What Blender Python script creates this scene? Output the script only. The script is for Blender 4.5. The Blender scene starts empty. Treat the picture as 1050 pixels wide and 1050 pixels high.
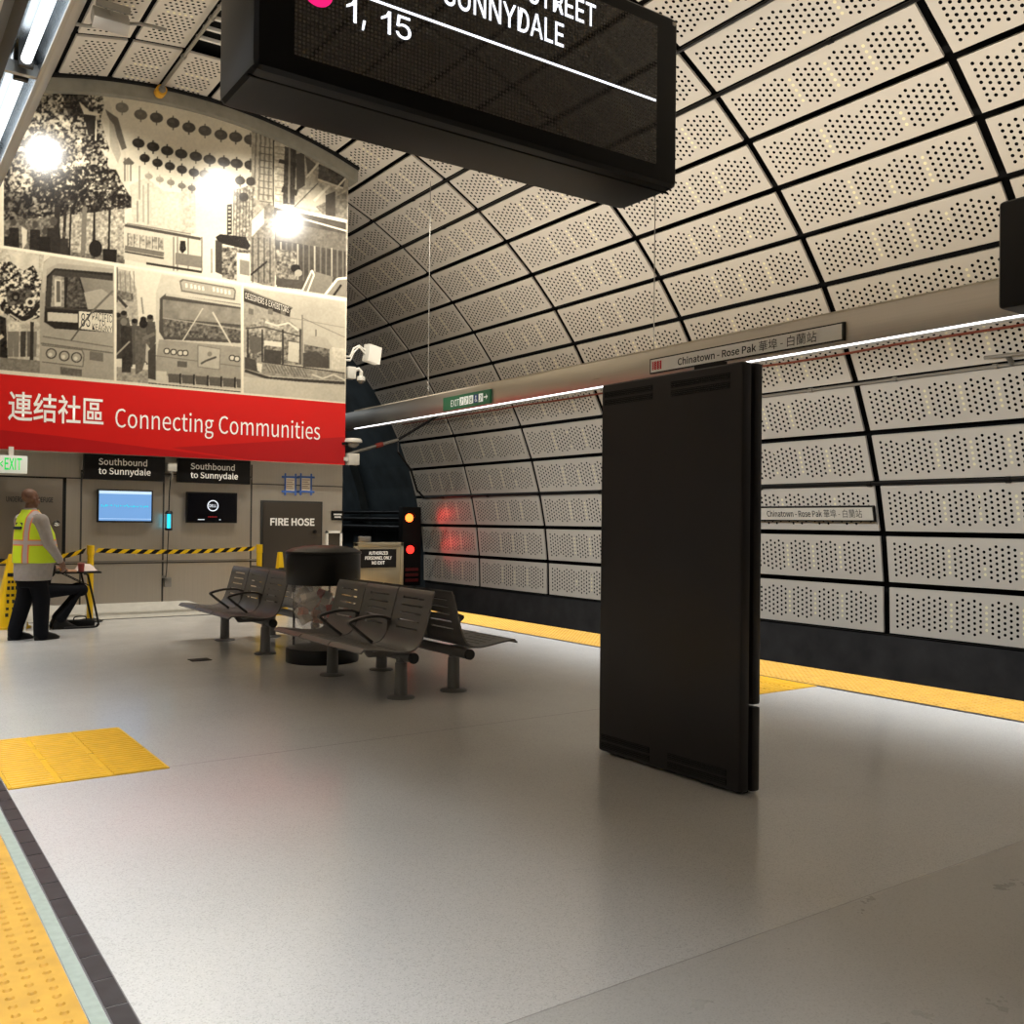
import bpy, bmesh, math, random, os
import numpy as np
from mathutils import Vector, Matrix

random.seed(7)
PI = math.pi
sc = bpy.context.scene
COL = sc.collection

# ------------------------------------------------------------------ survey
# camera solved from the vanishing points of the platform; 1050 x 1050 frame
FPX, YAW, PITCH, ROLL, EYE = 976.7, 0.607882752, 0.0102044414, 0.0108518958, 1.45
_f = np.array([math.sin(YAW) * math.cos(PITCH), math.cos(YAW) * math.cos(PITCH), math.sin(PITCH)])
_r = np.array([math.cos(YAW), -math.sin(YAW), 0.0])
_u = np.cross(_r, _f)
_c, _s = math.cos(ROLL), math.sin(ROLL)
CAM = np.array([_c * _r + _s * _u, -_s * _r + _c * _u, _f])


def ray(px, py):
    return CAM.T @ np.array([(px - 525) / FPX, -(py - 525) / FPX, 1.0])


def at_y(px, py, Y):
    """(x, z) of a measured point on the plane at distance Y along the platform"""
    d = ray(px, py)
    return d[0] * Y / d[1], EYE + d[2] * Y / d[1]


# vault cross-section
VX, VZ, VR = 4.06, 0.08, 7.655
RING0, RINGP = 7.80, 2.575
A0, AP = -1.0, 5.24


def vault(deg, Y, r=VR):
    a = math.radians(deg)
    return Vector((VX + r * math.cos(a), Y, VZ + r * math.sin(a)))


# ------------------------------------------------------------------ materials
MATS = {}


def mat(name, col, rough=0.5, metal=0.0, emit=None, es=1.0, spec=0.5, noise=0.0, nscale=20, bump=0.0, bscale=60,
        trans=0.0, alpha=1.0, coat=0.0):
    if name in MATS:
        return MATS[name]
    m = bpy.data.materials.new(name)
    m.use_nodes = True
    nt = m.node_tree
    b = nt.nodes['Principled BSDF']
    b.inputs['Base Color'].default_value = (*col, 1)
    b.inputs['Roughness'].default_value = rough
    b.inputs['Metallic'].default_value = metal
    b.inputs['Specular IOR Level'].default_value = spec
    b.inputs['Transmission Weight'].default_value = trans
    b.inputs['Alpha'].default_value = alpha
    b.inputs['Coat Weight'].default_value = coat
    if emit:
        b.inputs['Emission Color'].default_value = (*emit, 1)
        b.inputs['Emission Strength'].default_value = es
    if noise or bump:
        tc = nt.nodes.new('ShaderNodeTexCoord')
        if noise:
            n = nt.nodes.new('ShaderNodeTexNoise')
            n.inputs['Scale'].default_value = nscale
            n.inputs['Detail'].default_value = 4
            nt.links.new(tc.outputs['Object'], n.inputs['Vector'])
            cr = nt.nodes.new('ShaderNodeValToRGB')
            cr.color_ramp.elements[0].position = 0.3
            cr.color_ramp.elements[1].position = 0.7
            cr.color_ramp.elements[0].color = (*[c * (1 - noise) for c in col], 1)
            cr.color_ramp.elements[1].color = (*[min(1, c * (1 + noise)) for c in col], 1)
            nt.links.new(n.outputs['Fac'], cr.inputs['Fac'])
            nt.links.new(cr.outputs['Color'], b.inputs['Base Color'])
        if bump:
            n2 = nt.nodes.new('ShaderNodeTexNoise')
            n2.inputs['Scale'].default_value = bscale
            nt.links.new(tc.outputs['Object'], n2.inputs['Vector'])
            bp = nt.nodes.new('ShaderNodeBump')
            bp.inputs['Strength'].default_value = bump
            bp.inputs['Distance'].default_value = 0.01
            nt.links.new(n2.outputs['Fac'], bp.inputs['Height'])
            nt.links.new(bp.outputs['Normal'], b.inputs['Normal'])
    MATS[name] = m
    return m


class NG:
    """small helper for node maths"""

    def __init__(s, m):
        s.nt = m.node_tree

    def node(s, t, **kw):
        n = s.nt.nodes.new(t)
        for k, v in kw.items():
            setattr(n, k, v)
        return n

    def m(s, op, a, b=None, c=None):
        n = s.node('ShaderNodeMath', operation=op)
        for i, v in enumerate((a, b, c)):
            if v is None:
                continue
            if isinstance(v, (int, float)):
                n.inputs[i].default_value = v
            else:
                s.nt.links.new(v, n.inputs[i])
        return n.outputs[0]

    def mix(s, fac, a, b):
        n = s.node('ShaderNodeMix', data_type='RGBA')
        for i, v in ((0, fac), (6, a), (7, b)):
            if isinstance(v, tuple):
                n.inputs[i].default_value = (*v, 1)
            elif isinstance(v, (int, float)):
                n.inputs[i].default_value = v
            else:
                s.nt.links.new(v, n.inputs[i])
        return n.outputs[2]


def perforated():
    """cream enamelled panel with wavy fields of round perforations; UV is in metres from the panel centre"""
    m = mat('perforated_panel', (0.6, 0.55, 0.47), 0.42, spec=0.4)
    g = NG(m)
    nt = m.node_tree
    b = nt.nodes['Principled BSDF']
    uv = g.node('ShaderNodeUVMap')
    uv.uv_map = 'UVMap'
    sp = g.node('ShaderNodeSeparateXYZ')
    nt.links.new(uv.outputs['UV'], sp.inputs[0])
    cp, rp, rad = 0.0773, 0.0712, 0.0190
    # columns counted from one end
    u = g.m('DIVIDE', g.m('ADD', sp.outputs[0], 14.5 * cp), cp)
    c = g.m('ROUND', u)
    du = g.m('MULTIPLY', g.m('SUBTRACT', u, c), cp)
    odd = g.m('FLOORED_MODULO', c, 2.0)
    six = g.m('FLOORED_MODULO', g.m('SUBTRACT', c, 4.0), 6.0)
    low = g.m('COMPARE', six, 0.0, 0.1)
    v = g.m('SUBTRACT', g.m('DIVIDE', sp.outputs[1], rp), g.m('MULTIPLY', odd, 0.5))
    k = g.m('ROUND', v)
    dv = g.m('MULTIPLY', g.m('SUBTRACT', v, k), rp)
    centre = g.m('ABSOLUTE', g.m('ADD', k, g.m('MULTIPLY', odd, 0.5)))
    lim = g.m('SUBTRACT', 3.2, g.m('MULTIPLY', low, 1.0))
    ok = g.m('MULTIPLY', g.m('LESS_THAN', centre, lim),
             g.m('MULTIPLY', g.m('GREATER_THAN', c, -0.5), g.m('LESS_THAN', c, 29.5)))
    dist = g.m('SQRT', g.m('ADD', g.m('MULTIPLY', du, du), g.m('MULTIPLY', dv, dv)))
    hole = g.m('MULTIPLY', g.m('LESS_THAN', dist, rad), ok)
    # a pale fixing rail stands behind some of the short columns
    rail = g.m('MULTIPLY', low, g.m('GREATER_THAN', c, 6.0))
    rail = g.m('MULTIPLY', rail, g.m('LESS_THAN', c, 24.0))
    nz = g.node('ShaderNodeTexNoise')
    nz.inputs['Scale'].default_value = 1.3
    tc = g.node('ShaderNodeTexCoord')
    nt.links.new(tc.outputs['Object'], nz.inputs['Vector'])
    rail = g.m('MULTIPLY', rail, g.m('GREATER_THAN', nz.outputs['Fac'], 0.42))
    hcol = g.mix(rail, (0.006, 0.006, 0.006), (0.88, 0.82, 0.56))
    nz2 = g.node('ShaderNodeTexNoise')
    nz2.inputs['Scale'].default_value = 0.6
    nt.links.new(tc.outputs['Object'], nz2.inputs['Vector'])
    base = g.mix(nz2.outputs['Fac'], (0.55, 0.507, 0.44), (0.63, 0.585, 0.515))
    nt.links.new(g.mix(hole, base, hcol), b.inputs['Base Color'])
    nt.links.new(g.m('SUBTRACT', 0.4, g.m('MULTIPLY', hole, 0.4)), b.inputs['Specular IOR Level'])
    return m


def terrazzo():
    m = mat('terrazzo', (0.5, 0.49, 0.47), 0.2)
    g = NG(m)
    nt = m.node_tree
    b = nt.nodes['Principled BSDF']
    tc = g.node('ShaderNodeTexCoord')
    sp = g.node('ShaderNodeSeparateXYZ')
    nt.links.new(tc.outputs['Object'], sp.inputs[0])

    def noise(sc_, det=3, rough=0.5):
        n = g.node('ShaderNodeTexNoise')
        n.inputs['Scale'].default_value = sc_
        n.inputs['Detail'].default_value = det
        n.inputs['Roughness'].default_value = rough
        nt.links.new(tc.outputs['Object'], n.inputs['Vector'])
        return n.outputs['Fac']
    vor = g.node('ShaderNodeTexVoronoi')
    vor.inputs['Scale'].default_value = 210
    nt.links.new(tc.outputs['Object'], vor.inputs['Vector'])
    chips = g.node('ShaderNodeSeparateColor')
    nt.links.new(vor.outputs['Color'], chips.inputs[0])
    dark = g.m('GREATER_THAN', chips.outputs[0], 0.86)
    pale = g.m('LESS_THAN', chips.outputs[0], 0.25)
    big = noise(0.7, 4)
    base = g.mix(big, (0.48, 0.475, 0.46), (0.60, 0.595, 0.585))
    base = g.mix(g.m('MULTIPLY', dark, 0.22), base, (0.16, 0.15, 0.14))
    base = g.mix(g.m('MULTIPLY', pale, 0.25), base, (0.68, 0.67, 0.65))
    # joints across the platform and a darker, rougher slab in front
    y = sp.outputs[1]
    j1 = g.m('LESS_THAN', g.m('ABSOLUTE', g.m('SUBTRACT', y, 5.70)), 0.004)
    j2 = g.m('LESS_THAN', g.m('ABSOLUTE', g.m('SUBTRACT', y, 2.27)), 0.003)
    j = g.m('MAXIMUM', j1, j2)
    front_slab = g.m('MULTIPLY', g.m('LESS_THAN', y, 2.27), g.m('GREATER_THAN', sp.outputs[0], 1.6))
    base = g.mix(g.m('MULTIPLY', front_slab, 0.3), base, (0.30, 0.29, 0.26))
    base = g.mix(g.m('MULTIPLY', j, 0.55), base, (0.18, 0.17, 0.16))
    nt.links.new(base, b.inputs['Base Color'])
    sm = noise(2.3, 5, 0.65)
    r = g.m('ADD', 0.09, g.m('MULTIPLY', sm, 0.17))
    nt.links.new(g.m('ADD', r, g.m('MULTIPLY', front_slab, 0.12)), b.inputs['Roughness'])
    return m


def brushed(name, col, rough=0.32, vertical=True, metal=0.85):
    m = mat(name, col, rough, metal=metal)
    g = NG(m)
    nt = m.node_tree
    b = nt.nodes['Principled BSDF']
    tc = g.node('ShaderNodeTexCoord')
    mp = g.node('ShaderNodeMapping')
    mp.inputs['Scale'].default_value = (90, 90, 1.2) if vertical else (60, 1.0, 90)
    nt.links.new(tc.outputs['Object'], mp.inputs[0])
    n = g.node('ShaderNodeTexNoise')
    n.inputs['Scale'].default_value = 1.0
    n.inputs['Detail'].default_value = 2
    nt.links.new(mp.outputs[0], n.inputs['Vector'])
    nt.links.new(g.m('ADD', rough - 0.06, g.m('MULTIPLY', n.outputs['Fac'], 0.14)), b.inputs['Roughness'])
    nt.links.new(g.mix(n.outputs['Fac'], tuple(c * 0.9 for c in col), tuple(min(1, c * 1.08) for c in col)),
                 b.inputs['Base Color'])
    b.inputs['Anisotropic'].default_value = 0.6
    return m


M_PANEL = perforated()
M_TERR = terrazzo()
M_VOID = mat('dark_void', (0.008, 0.008, 0.008), 0.9, spec=0.1)
M_TUNNEL = mat('tunnel_concrete', (0.035, 0.048, 0.055), 0.7, noise=0.5, nscale=1.5, bump=0.3, bscale=5)
M_TRACK = mat('track_concrete', (0.022, 0.021, 0.021), 0.9, noise=0.4, nscale=3)
M_STEEL = brushed('brushed_steel', (0.69, 0.63, 0.54), 0.33, metal=0.78)
M_STEELB = brushed('brushed_beam_steel', (0.52, 0.48, 0.43), 0.3, vertical=False)
M_STEELD = mat('satin_steel', (0.42, 0.40, 0.37), 0.35, metal=1.0)
M_BRONZE = mat('dark_bronze_door', (0.075, 0.063, 0.05), 0.4, metal=0.5)
M_DOOR = mat('taupe_metal_door', (0.21, 0.18, 0.145), 0.42, metal=0.7)
M_BLACK = mat('black_powder_coat', (0.006, 0.0055, 0.0055), 0.36, spec=0.28)
M_BLACKM = mat('black_matt', (0.008, 0.008, 0.008), 0.75, spec=0.2)
M_KIOSK = mat('kiosk_black_brown', (0.017, 0.0145, 0.015), 0.33, noise=0.15, nscale=2, spec=0.3)
M_SEAT = mat('grey_bench_steel', (0.125, 0.12, 0.117), 0.38, metal=0.0)
M_POST = mat('grey_bench_post', (0.15, 0.147, 0.143), 0.42)
M_RUB = mat('black_rubber', (0.006, 0.006, 0.006), 0.6)
M_YEL = mat('tactile_yellow', (0.56, 0.31, 0.04), 0.55, noise=0.12, nscale=9)
M_YEL2 = mat('tactile_yellow_bright', (0.72, 0.40, 0.010), 0.5, noise=0.08, nscale=12)
M_YPL = mat('safety_yellow_plastic', (0.80, 0.50, 0.005), 0.35)
M_GRANITE = mat('pale_green_stone', (0.34, 0.40, 0.35), 0.4, noise=0.1, nscale=30)
M_DTILE = mat('dark_stone_tile', (0.03, 0.028, 0.033), 0.35, noise=0.3, nscale=14)
M_GROUT = mat('pale_grout', (0.17, 0.16, 0.16), 0.8)
M_WHITE = mat('white_enamel', (0.78, 0.76, 0.70), 0.4)
M_OFFW = mat('off_white_plastic', (0.55, 0.53, 0.47), 0.45)
M_GREYP = mat('grey_sign_plate', (0.74, 0.73, 0.70), 0.4)
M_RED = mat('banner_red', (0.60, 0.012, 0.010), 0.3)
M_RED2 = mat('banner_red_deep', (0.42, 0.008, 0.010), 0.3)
M_TXTW = mat('white_print', (0.93, 0.92, 0.88), 0.5)
M_TXTK = mat('black_print', (0.01, 0.01, 0.01), 0.5)
M_TXTRED = mat('red_print', (0.55, 0.02, 0.035), 0.5)
M_LED = mat('led_white_pixels', (0.8, 0.8, 0.8), 0.5, emit=(0.86, 0.90, 1.0), es=1.6)
M_LEDPINK = mat('led_pink_pixels', (0.6, 0.0, 0.2), 0.5, emit=(1.0, 0.015, 0.20), es=0.9)
M_TUBE = mat('fluorescent_tube', (0.9, 0.9, 0.9), 0.4, emit=(0.93, 0.97, 1.0), es=2.6)
M_CONC = mat('trim_concrete', (0.25, 0.235, 0.19), 0.7, noise=0.15, nscale=6)
M_PLINTH = mat('pale_plinth_stone', (0.50, 0.48, 0.42), 0.5, noise=0.08, nscale=10)
M_PIPE = mat('galvanised_pipe', (0.33, 0.32, 0.29), 0.4, metal=0.8)
M_REDPIPE = mat('red_oxide_cable', (0.22, 0.045, 0.02), 0.5)
M_ALU = mat('fixture_aluminium', (0.50, 0.49, 0.46), 0.38, metal=0.7)
M_REFL = mat('fixture_reflector', (0.42, 0.46, 0.49), 0.25, metal=0.9)
M_DGREY = mat('fixture_dark_grey', (0.03, 0.029, 0.026), 0.5)

# fonts that ship inside Blender itself
FONT = None
try:
    _p = os.path.join(bpy.utils.resource_path('LOCAL'), 'datafiles', 'fonts', 'Inter.woff2')
    if os.path.exists(_p):
        FONT = bpy.data.fonts.load(_p)
except Exception:
    FONT = None
FONT2 = None
try:
    _p = os.path.join(bpy.utils.resource_path('LOCAL'), 'datafiles', 'fonts', 'Noto Sans CJK Regular.woff2')
    if os.path.exists(_p):
        FONT2 = bpy.data.fonts.load(_p)
except Exception:
    FONT2 = None


# ------------------------------------------------------------------ objects
def tag(o, label=None, cat=None, group=None, kind=None):
    if label:
        o['label'] = label
    if cat:
        o['category'] = cat
        o['kind'] = 'thing'
    if group:
        o['group'] = group
    if kind:
        o['kind'] = kind
    return o


def thing(name, label, cat, loc=(0, 0, 0), rz=0.0, group=None):
    o = bpy.data.objects.new(name, None)
    o.empty_display_size = 0.1
    COL.objects.link(o)
    o.location = loc
    o.rotation_euler = (0, 0, rz)
    return tag(o, label, cat, group)


def link_mesh(name, me, mats, parent=None, smooth=None):
    o = bpy.data.objects.new(name, me)
    COL.objects.link(o)
    for m in (mats if isinstance(mats, (list, tuple)) else [mats]):
        me.materials.append(m)
    if smooth:
        me.shade_smooth()
        me.set_sharp_from_angle(angle=math.radians(smooth))
    if parent is not None:
        o.parent = parent
    return o


class MB:
    """collects shapes into one bmesh; points are given relative to o"""

    def __init__(s, o=(0, 0, 0)):
        s.bm = bmesh.new()
        s.o = Vector(o)
        s.mi = 0

    def v(s, p):
        return s.bm.verts.new(Vector(p) - s.o)

    def face(s, vs):
        f = s.bm.faces.new(vs)
        f.material_index = s.mi
        return f

    def poly(s, pts):
        return s.face([s.v(p) for p in pts])

    def hexa(s, p):
        vs = [s.v(q) for q in p]  # 0-3 one side, 4-7 the other
        for a in ((3, 2, 1, 0), (4, 5, 6, 7), (0, 1, 5, 4), (1, 2, 6, 5), (2, 3, 7, 6), (3, 0, 4, 7)):
            s.face([vs[i] for i in a])
        return vs

    def box(s, c, d, R=None):
        c = Vector(c)
        hx, hy, hz = d[0] / 2, d[1] / 2, d[2] / 2
        P = [(-hx, -hy, -hz), (hx, -hy, -hz), (hx, hy, -hz), (-hx, hy, -hz),
             (-hx, -hy, hz), (hx, -hy, hz), (hx, hy, hz), (-hx, hy, hz)]
        P = [Vector(q) for q in P]
        if R is not None:
            P = [R @ q for q in P]
        return s.hexa([c + q for q in P])

    def bb(s, a, b):
        return s.box([(a[i] + b[i]) / 2 for i in range(3)], [abs(b[i] - a[i]) for i in range(3)])

    def prism(s, pts, off):
        """closed outline (3-D points) pushed along off"""
        off = Vector(off)
        a = [s.v(p) for p in pts]
        b = [s.v(Vector(p) + off) for p in pts]
        n = len(pts)
        s.face(a[::-1])
        s.face(b)
        for i in range(n):
            s.face([a[i], a[(i + 1) % n], b[(i + 1) % n], b[i]])

    def tube(s, path, r, n=10, closed=False):
        path = [Vector(p) for p in path]
        N = len(path)
        rs = r if isinstance(r, (list, tuple)) else [r] * N
        rings = []
        prev = None
        for i, p in enumerate(path):
            if closed:
                t = path[(i + 1) % N] - path[i - 1]
            else:
                t = path[min(i + 1, N - 1)] - path[max(i - 1, 0)]
            t.normalize()
            if prev is None:
                a = Vector((0, 0, 1)) if abs(t.z) < 0.9 else Vector((1, 0, 0))
                u = t.cross(a).normalized()
            else:
                u = (prev - t * prev.dot(t)).normalized()
            prev = u
            w = t.cross(u)
            rings.append([s.v(p + (u * math.cos(2 * PI * k / n) + w * math.sin(2 * PI * k / n)) * rs[i]) for k in range(n)])
        m = N if closed else N - 1
        for i in range(m):
            A, B = rings[i], rings[(i + 1) % N]
            for k in range(n):
                s.face([A[k], A[(k + 1) % n], B[(k + 1) % n], B[k]])
        if not closed:
            s.face(rings[0][::-1])
            s.face(rings[-1])

    def cyl(s, a, b, r, n=20):
        s.tube([a, b], r, n)

    def lathe(s, prof, c, n=32, cap=True):
        c = Vector(c)
        rings = [[s.v(c + Vector((r * math.cos(2 * PI * k / n), r * math.sin(2 * PI * k / n), z))) for k in range(n)]
                 for r, z in prof]
        for i in range(len(rings) - 1):
            A, B = rings[i], rings[i + 1]
            for k in range(n):
                s.face([A[k], A[(k + 1) % n], B[(k + 1) % n], B[k]])
        if cap:
            s.face(rings[0][::-1])
            s.face(rings[-1])

    def ball(s, c, r, nu=16, nv=10, R=None):
        c = Vector(c)
        r = Vector(r if isinstance(r, (list, tuple)) else (r, r, r))
        rows = []
        for j in range(nv + 1):
            t = PI * j / nv
            row = []
            for k in range(nu):
                q = Vector((math.sin(t) * math.cos(2 * PI * k / nu) * r.x, math.sin(t) * math.sin(2 * PI * k / nu) * r.y,
                            math.cos(t) * r.z))
                if R is not None:
                    q = R @ q
                row.append(s.v(c + q))
                if j in (0, nv):
                    break
            rows.append(row)
        for j in range(nv):
            A, B = rows[j], rows[j + 1]
            for k in range(nu):
                k2 = (k + 1) % nu
                if len(A) == 1:
                    s.face([A[0], B[k], B[k2]])
                elif len(B) == 1:
                    s.face([A[k], B[0], A[k2]])
                else:
                    s.face([A[k], B[k], B[k2], A[k2]])

    def loft(s, secs, n=24, power=2.0):
        """stacked ellipses: (z, cx, cy, rx, ry)"""
        rings = []
        for z, cx, cy, rx, ry in secs:
            ring = []
            for k in range(n):
                a = 2 * PI * k / n
                ca, sa = math.cos(a), math.sin(a)
                e = 2.0 / power
                ring.append(s.v((cx + rx * math.copysign(abs(ca) ** e, ca), cy + ry * math.copysign(abs(sa) ** e, sa), z)))
            rings.append(ring)
        for i in range(len(rings) - 1):
            A, B = rings[i], rings[i + 1]
            for k in range(n):
                s.face([A[k], A[(k + 1) % n], B[(k + 1) % n], B[k]])
        s.face(rings[0][::-1])
        s.face(rings[-1])

    def mesh(s, name='m', bevel=0.0, seg=2):
        bmesh.ops.recalc_face_normals(s.bm, faces=s.bm.faces[:])
        if bevel:
            ed = [e for e in s.bm.edges if len(e.link_faces) == 2 and e.calc_face_angle(0) > 0.6]
            bmesh.ops.bevel(s.bm, geom=ed, offset=bevel, segments=seg, affect='EDGES', profile=0.6, clamp_overlap=True)
        me = bpy.data.meshes.new(name)
        s.bm.to_mesh(me)
        s.bm.free()
        return me

    def build(s, name, mats, parent=None, bevel=0.0, smooth=None, seg=2):
        me = s.mesh(name, bevel, seg)
        return link_mesh(name, me, mats, parent, smooth if smooth else (35 if bevel else None))


def struct(name, mb, mats, parent=None, **kw):
    o = mb.build(name, mats, parent, **kw)
    if parent is None:
        o['kind'] = 'structure'
    return o


def tmp_eval(me, mods):
    """apply modifiers to a loose mesh and return the result"""
    o = bpy.data.objects.new('tmp', me)
    COL.objects.link(o)
    for t, kw in mods:
        m = o.modifiers.new('m', t)
        for k, v in kw.items():
            setattr(m, k, v)
    bpy.context.view_layer.update()
    dg = bpy.context.evaluated_depsgraph_get()
    r = bpy.data.meshes.new_from_object(o.evaluated_get(dg))
    bpy.data.objects.remove(o)
    return r


def text_mesh(body, bold=0.0, extrude=0.0, space=1.0, line=1.0, align='LEFT', humanist=False):
    cu = bpy.data.curves.new('txt', 'FONT')
    cu.body = body
    if humanist and FONT2:
        cu.font = FONT2
    elif FONT:
        cu.font = FONT
    cu.size = 1
    cu.space_character = space
    cu.space_line = line
    cu.align_x = align
    cu.offset = bold
    cu.extrude = extrude
    cu.resolution_u = 3
    o = bpy.data.objects.new('txt', cu)
    COL.objects.link(o)
    bpy.context.view_layer.update()
    dg = bpy.context.evaluated_depsgraph_get()
    me = bpy.data.meshes.new_from_object(o.evaluated_get(dg))
    bpy.data.objects.remove(o)
    bpy.data.curves.remove(cu)
    return me


def lettering(body, origin, right, up, w, h, m, parent=None, base=(0, 0, 0), bold=0.0, thick=0.0015, name='lettering',
              space=1.0, line=1.0, align='LEFT', label=None, humanist=False):
    """text fitted into a w x h box whose lower-left corner is origin"""
    me = text_mesh(body, bold, 0.0, space, line, align, humanist)
    n = len(me.vertices)
    co = np.empty(n * 3, dtype=np.float32)
    me.vertices.foreach_get('co', co)
    co = co.reshape(-1, 3)
    lo, hi = co.min(0), co.max(0)
    sz = hi - lo
    sy = h / max(sz[1], 1e-6) if h else None
    sx = w / max(sz[0], 1e-6) if w else None
    sx = sx or sy
    sy = sy or sx
    right, up = Vector(right).normalized(), Vector(up).normalized()
    nrm = right.cross(up)
    O = Vector(origin) - Vector(base)
    A = np.array([right * float(sx), up * float(sy), nrm])
    q = (co - np.array([lo[0], lo[1], 0])) @ A + np.array(O + nrm * thick)
    me.vertices.foreach_set('co', q.astype(np.float32).ravel())
    me.update()
    o = link_mesh(name, me, m, parent)
    if label:
        o['label'] = label
    return o


def copy_tree(o, parent=None):
    c = o.copy()
    COL.objects.link(c)
    c.parent = parent
    for ch in list(o.children):
        copy_tree(ch, c)
    return c

# ------------------------------------------------------------------ the setting: vault, platform, track beds
Y_BACK, Y_FAR = -7.65, RING0 + 5 * RINGP


def vault_part(name, rows, skip=()):
    mb = MB()
    uvl = mb.bm.loops.layers.uv.new('UVMap')
    for row in rows:
        a = A0 + AP * row
        a0, a1 = a + 0.28, a + AP - 0.28
        for k in range(-6, 5):
            if (row, k) in skip:
                continue
            y0, y1 = RING0 + RINGP * k + 0.05, RING0 + RINGP * (k + 1) - 0.05
            P = [vault(a0, y0), vault(a1, y0), vault(a1, y1), vault(a0, y1)]
            Q = [vault(a0, y0, VR + .03), vault(a1, y0, VR + .03), vault(a1, y1, VR + .03), vault(a0, y1, VR + .03)]
            nf = len(mb.bm.faces)
            mb.mi = 0
            vs = [mb.v(p) for p in P + Q]
            hw = (P[1] - P[0]).length / 2
            hl = (y1 - y0) / 2
            f = mb.face([vs[3], vs[2], vs[1], vs[0]])
            for lp, c in zip(f.loops, [(-hl, -hw), (-hl, hw), (hl, hw), (hl, -hw)]):
                lp[uvl].uv = c
            for q in ((4, 5, 6, 7), (0, 1, 5, 4), (1, 2, 6, 5), (2, 3, 7, 6), (3, 0, 4, 7)):
                f = mb.face([vs[i] for i in q])
                for lp in f.loops:
                    lp[uvl].uv = (hl + 0.3, 0.6)
    # dark void behind the open joints
    mb.mi = 1
    R2 = VR + 0.16
    n = 2 * len(rows)
    aa = A0 + AP * rows[0]
    bb_ = A0 + AP * (rows[-1] + 1)
    for i in range(n):
        p, q = aa + (bb_ - aa) * i / n, aa + (bb_ - aa) * (i + 1) / n
        mb.hexa([vault(p, Y_BACK - .1, R2), vault(q, Y_BACK - .1, R2), vault(q, Y_FAR, R2), vault(p, Y_FAR, R2),
                 vault(p, Y_BACK - .1, R2 + .1), vault(q, Y_BACK - .1, R2 + .1), vault(q, Y_FAR, R2 + .1), vault(p, Y_FAR, R2 + .1)])
    o = mb.build(name, [M_PANEL, M_VOID])
    o['kind'] = 'structure'
    return o


vault_part('wall_right', list(range(0, 10)))
CEIL = vault_part('ceiling', list(range(10, 25)), skip={(17, 1)})
vault_part('wall_left', list(range(25, 35)))

# platform slab
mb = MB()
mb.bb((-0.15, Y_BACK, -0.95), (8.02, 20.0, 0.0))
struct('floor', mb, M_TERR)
mb = MB()
mb.bb((-3.7, Y_BACK, -1.15), (-0.15, 42, -0.95))
mb.bb((8.02, Y_BACK, -1.15), (11.8, 42, -0.95))
for x in (9.15, 10.65):
    mb.bb((x - .04, Y_BACK, -.95), (x + .04, 42, -.8))
struct('floor_trackbed', mb, M_TRACK)
mb = MB()
for sgn in (1, -1):
    x = VX + sgn * 7.72
    mb.bb((x, Y_BACK, -1.15), (x + sgn * .15, Y_FAR, -0.07))
struct('trim_lower', mb, M_TRACK)
# end of the hall behind the camera
mb = MB()
mb.bb((VX - 7.9, Y_BACK - .3, -1.2), (VX + 7.9, Y_BACK - .12, 8.0))
struct('wall_rear', mb, M_VOID)

# running tunnel beyond the station on the far track
mb = MB()
for i in range(24):
    a, b = -8 + 98 * i / 24, -8 + 98 * (i + 1) / 24
    mb.hexa([vault(a, Y_FAR, 7.72), vault(b, Y_FAR, 7.72), vault(b, 42, 7.72), vault(a, 42, 7.72),
             vault(a, Y_FAR, 7.9), vault(b, Y_FAR, 7.9), vault(b, 42, 7.9), vault(a, 42, 7.9)])
    for y in (23.5, 26.6, 30.2, 34.5):
        mb.hexa([vault(a, y, 7.5), vault(b, y, 7.5), vault(b, y + .7, 7.5), vault(a, y + .7, 7.5),
                 vault(a, y, 7.8), vault(b, y, 7.8), vault(b, y + .7, 7.8), vault(a, y + .7, 7.8)])
mb.bb((3.5, 42, -1.2), (12.2, 42.2, 8))
struct('wall_tunnel', mb, M_TUNNEL)

# ---- stainless end wall of the platform and its body behind
WY = 14.60
WX0, WX1 = 1.25, 6.72
mb = MB()
mb.bb((WX0, WY, 0), (WX1, 20.0, 2.5))
# upper body, following the vault so no light leaks behind the mural
pts = [(WX0, WY, 2.5), (WX1, WY, 2.5)]
for i in range(13):
    x = WX1 + (WX0 - WX1) * i / 12
    pts.append((x, WY, VZ + math.sqrt(7.5 ** 2 - (x - VX) ** 2)))
mb.prism(pts, (0, 1.2, 0))
struct('wall_back', mb, M_STEEL)

# joints between the stainless sheets
mb = MB()


def wallx(px, py=560):
    return at_y(px, py, WY)[0]


for px, z0, z1 in ((82.5, 0.2, 2.12), (167, 0.2, 2.10), (257, 0.2, 2.3)):
    x = wallx(px)
    mb.bb((x - .012, WY - .006, z0), (x + .012, WY + .02, z1))
for x0, x1, z in ((WX0, WX1, .785), (WX0, wallx(82.5), 2.0), (wallx(82.5), wallx(257), 2.105), (wallx(257), WX1, 2.0)):
    mb.bb((x0, WY - .006, z - .008), (x1, WY + .02, z + .008))
struct('trim_joints', mb, mat('joint_shadow_gap', (0.05, 0.045, 0.04), 0.6))
# bright folded edges of the sheets
mb = MB()
mb.bb((WX0, WY - .012, .800), (WX1, WY + .02, .822))
mb.bb((wallx(82.5), WY - .010, 2.07), (wallx(257), WY + .02, 2.09))
struct('trim_edges', mb, M_STEELD)
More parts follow.
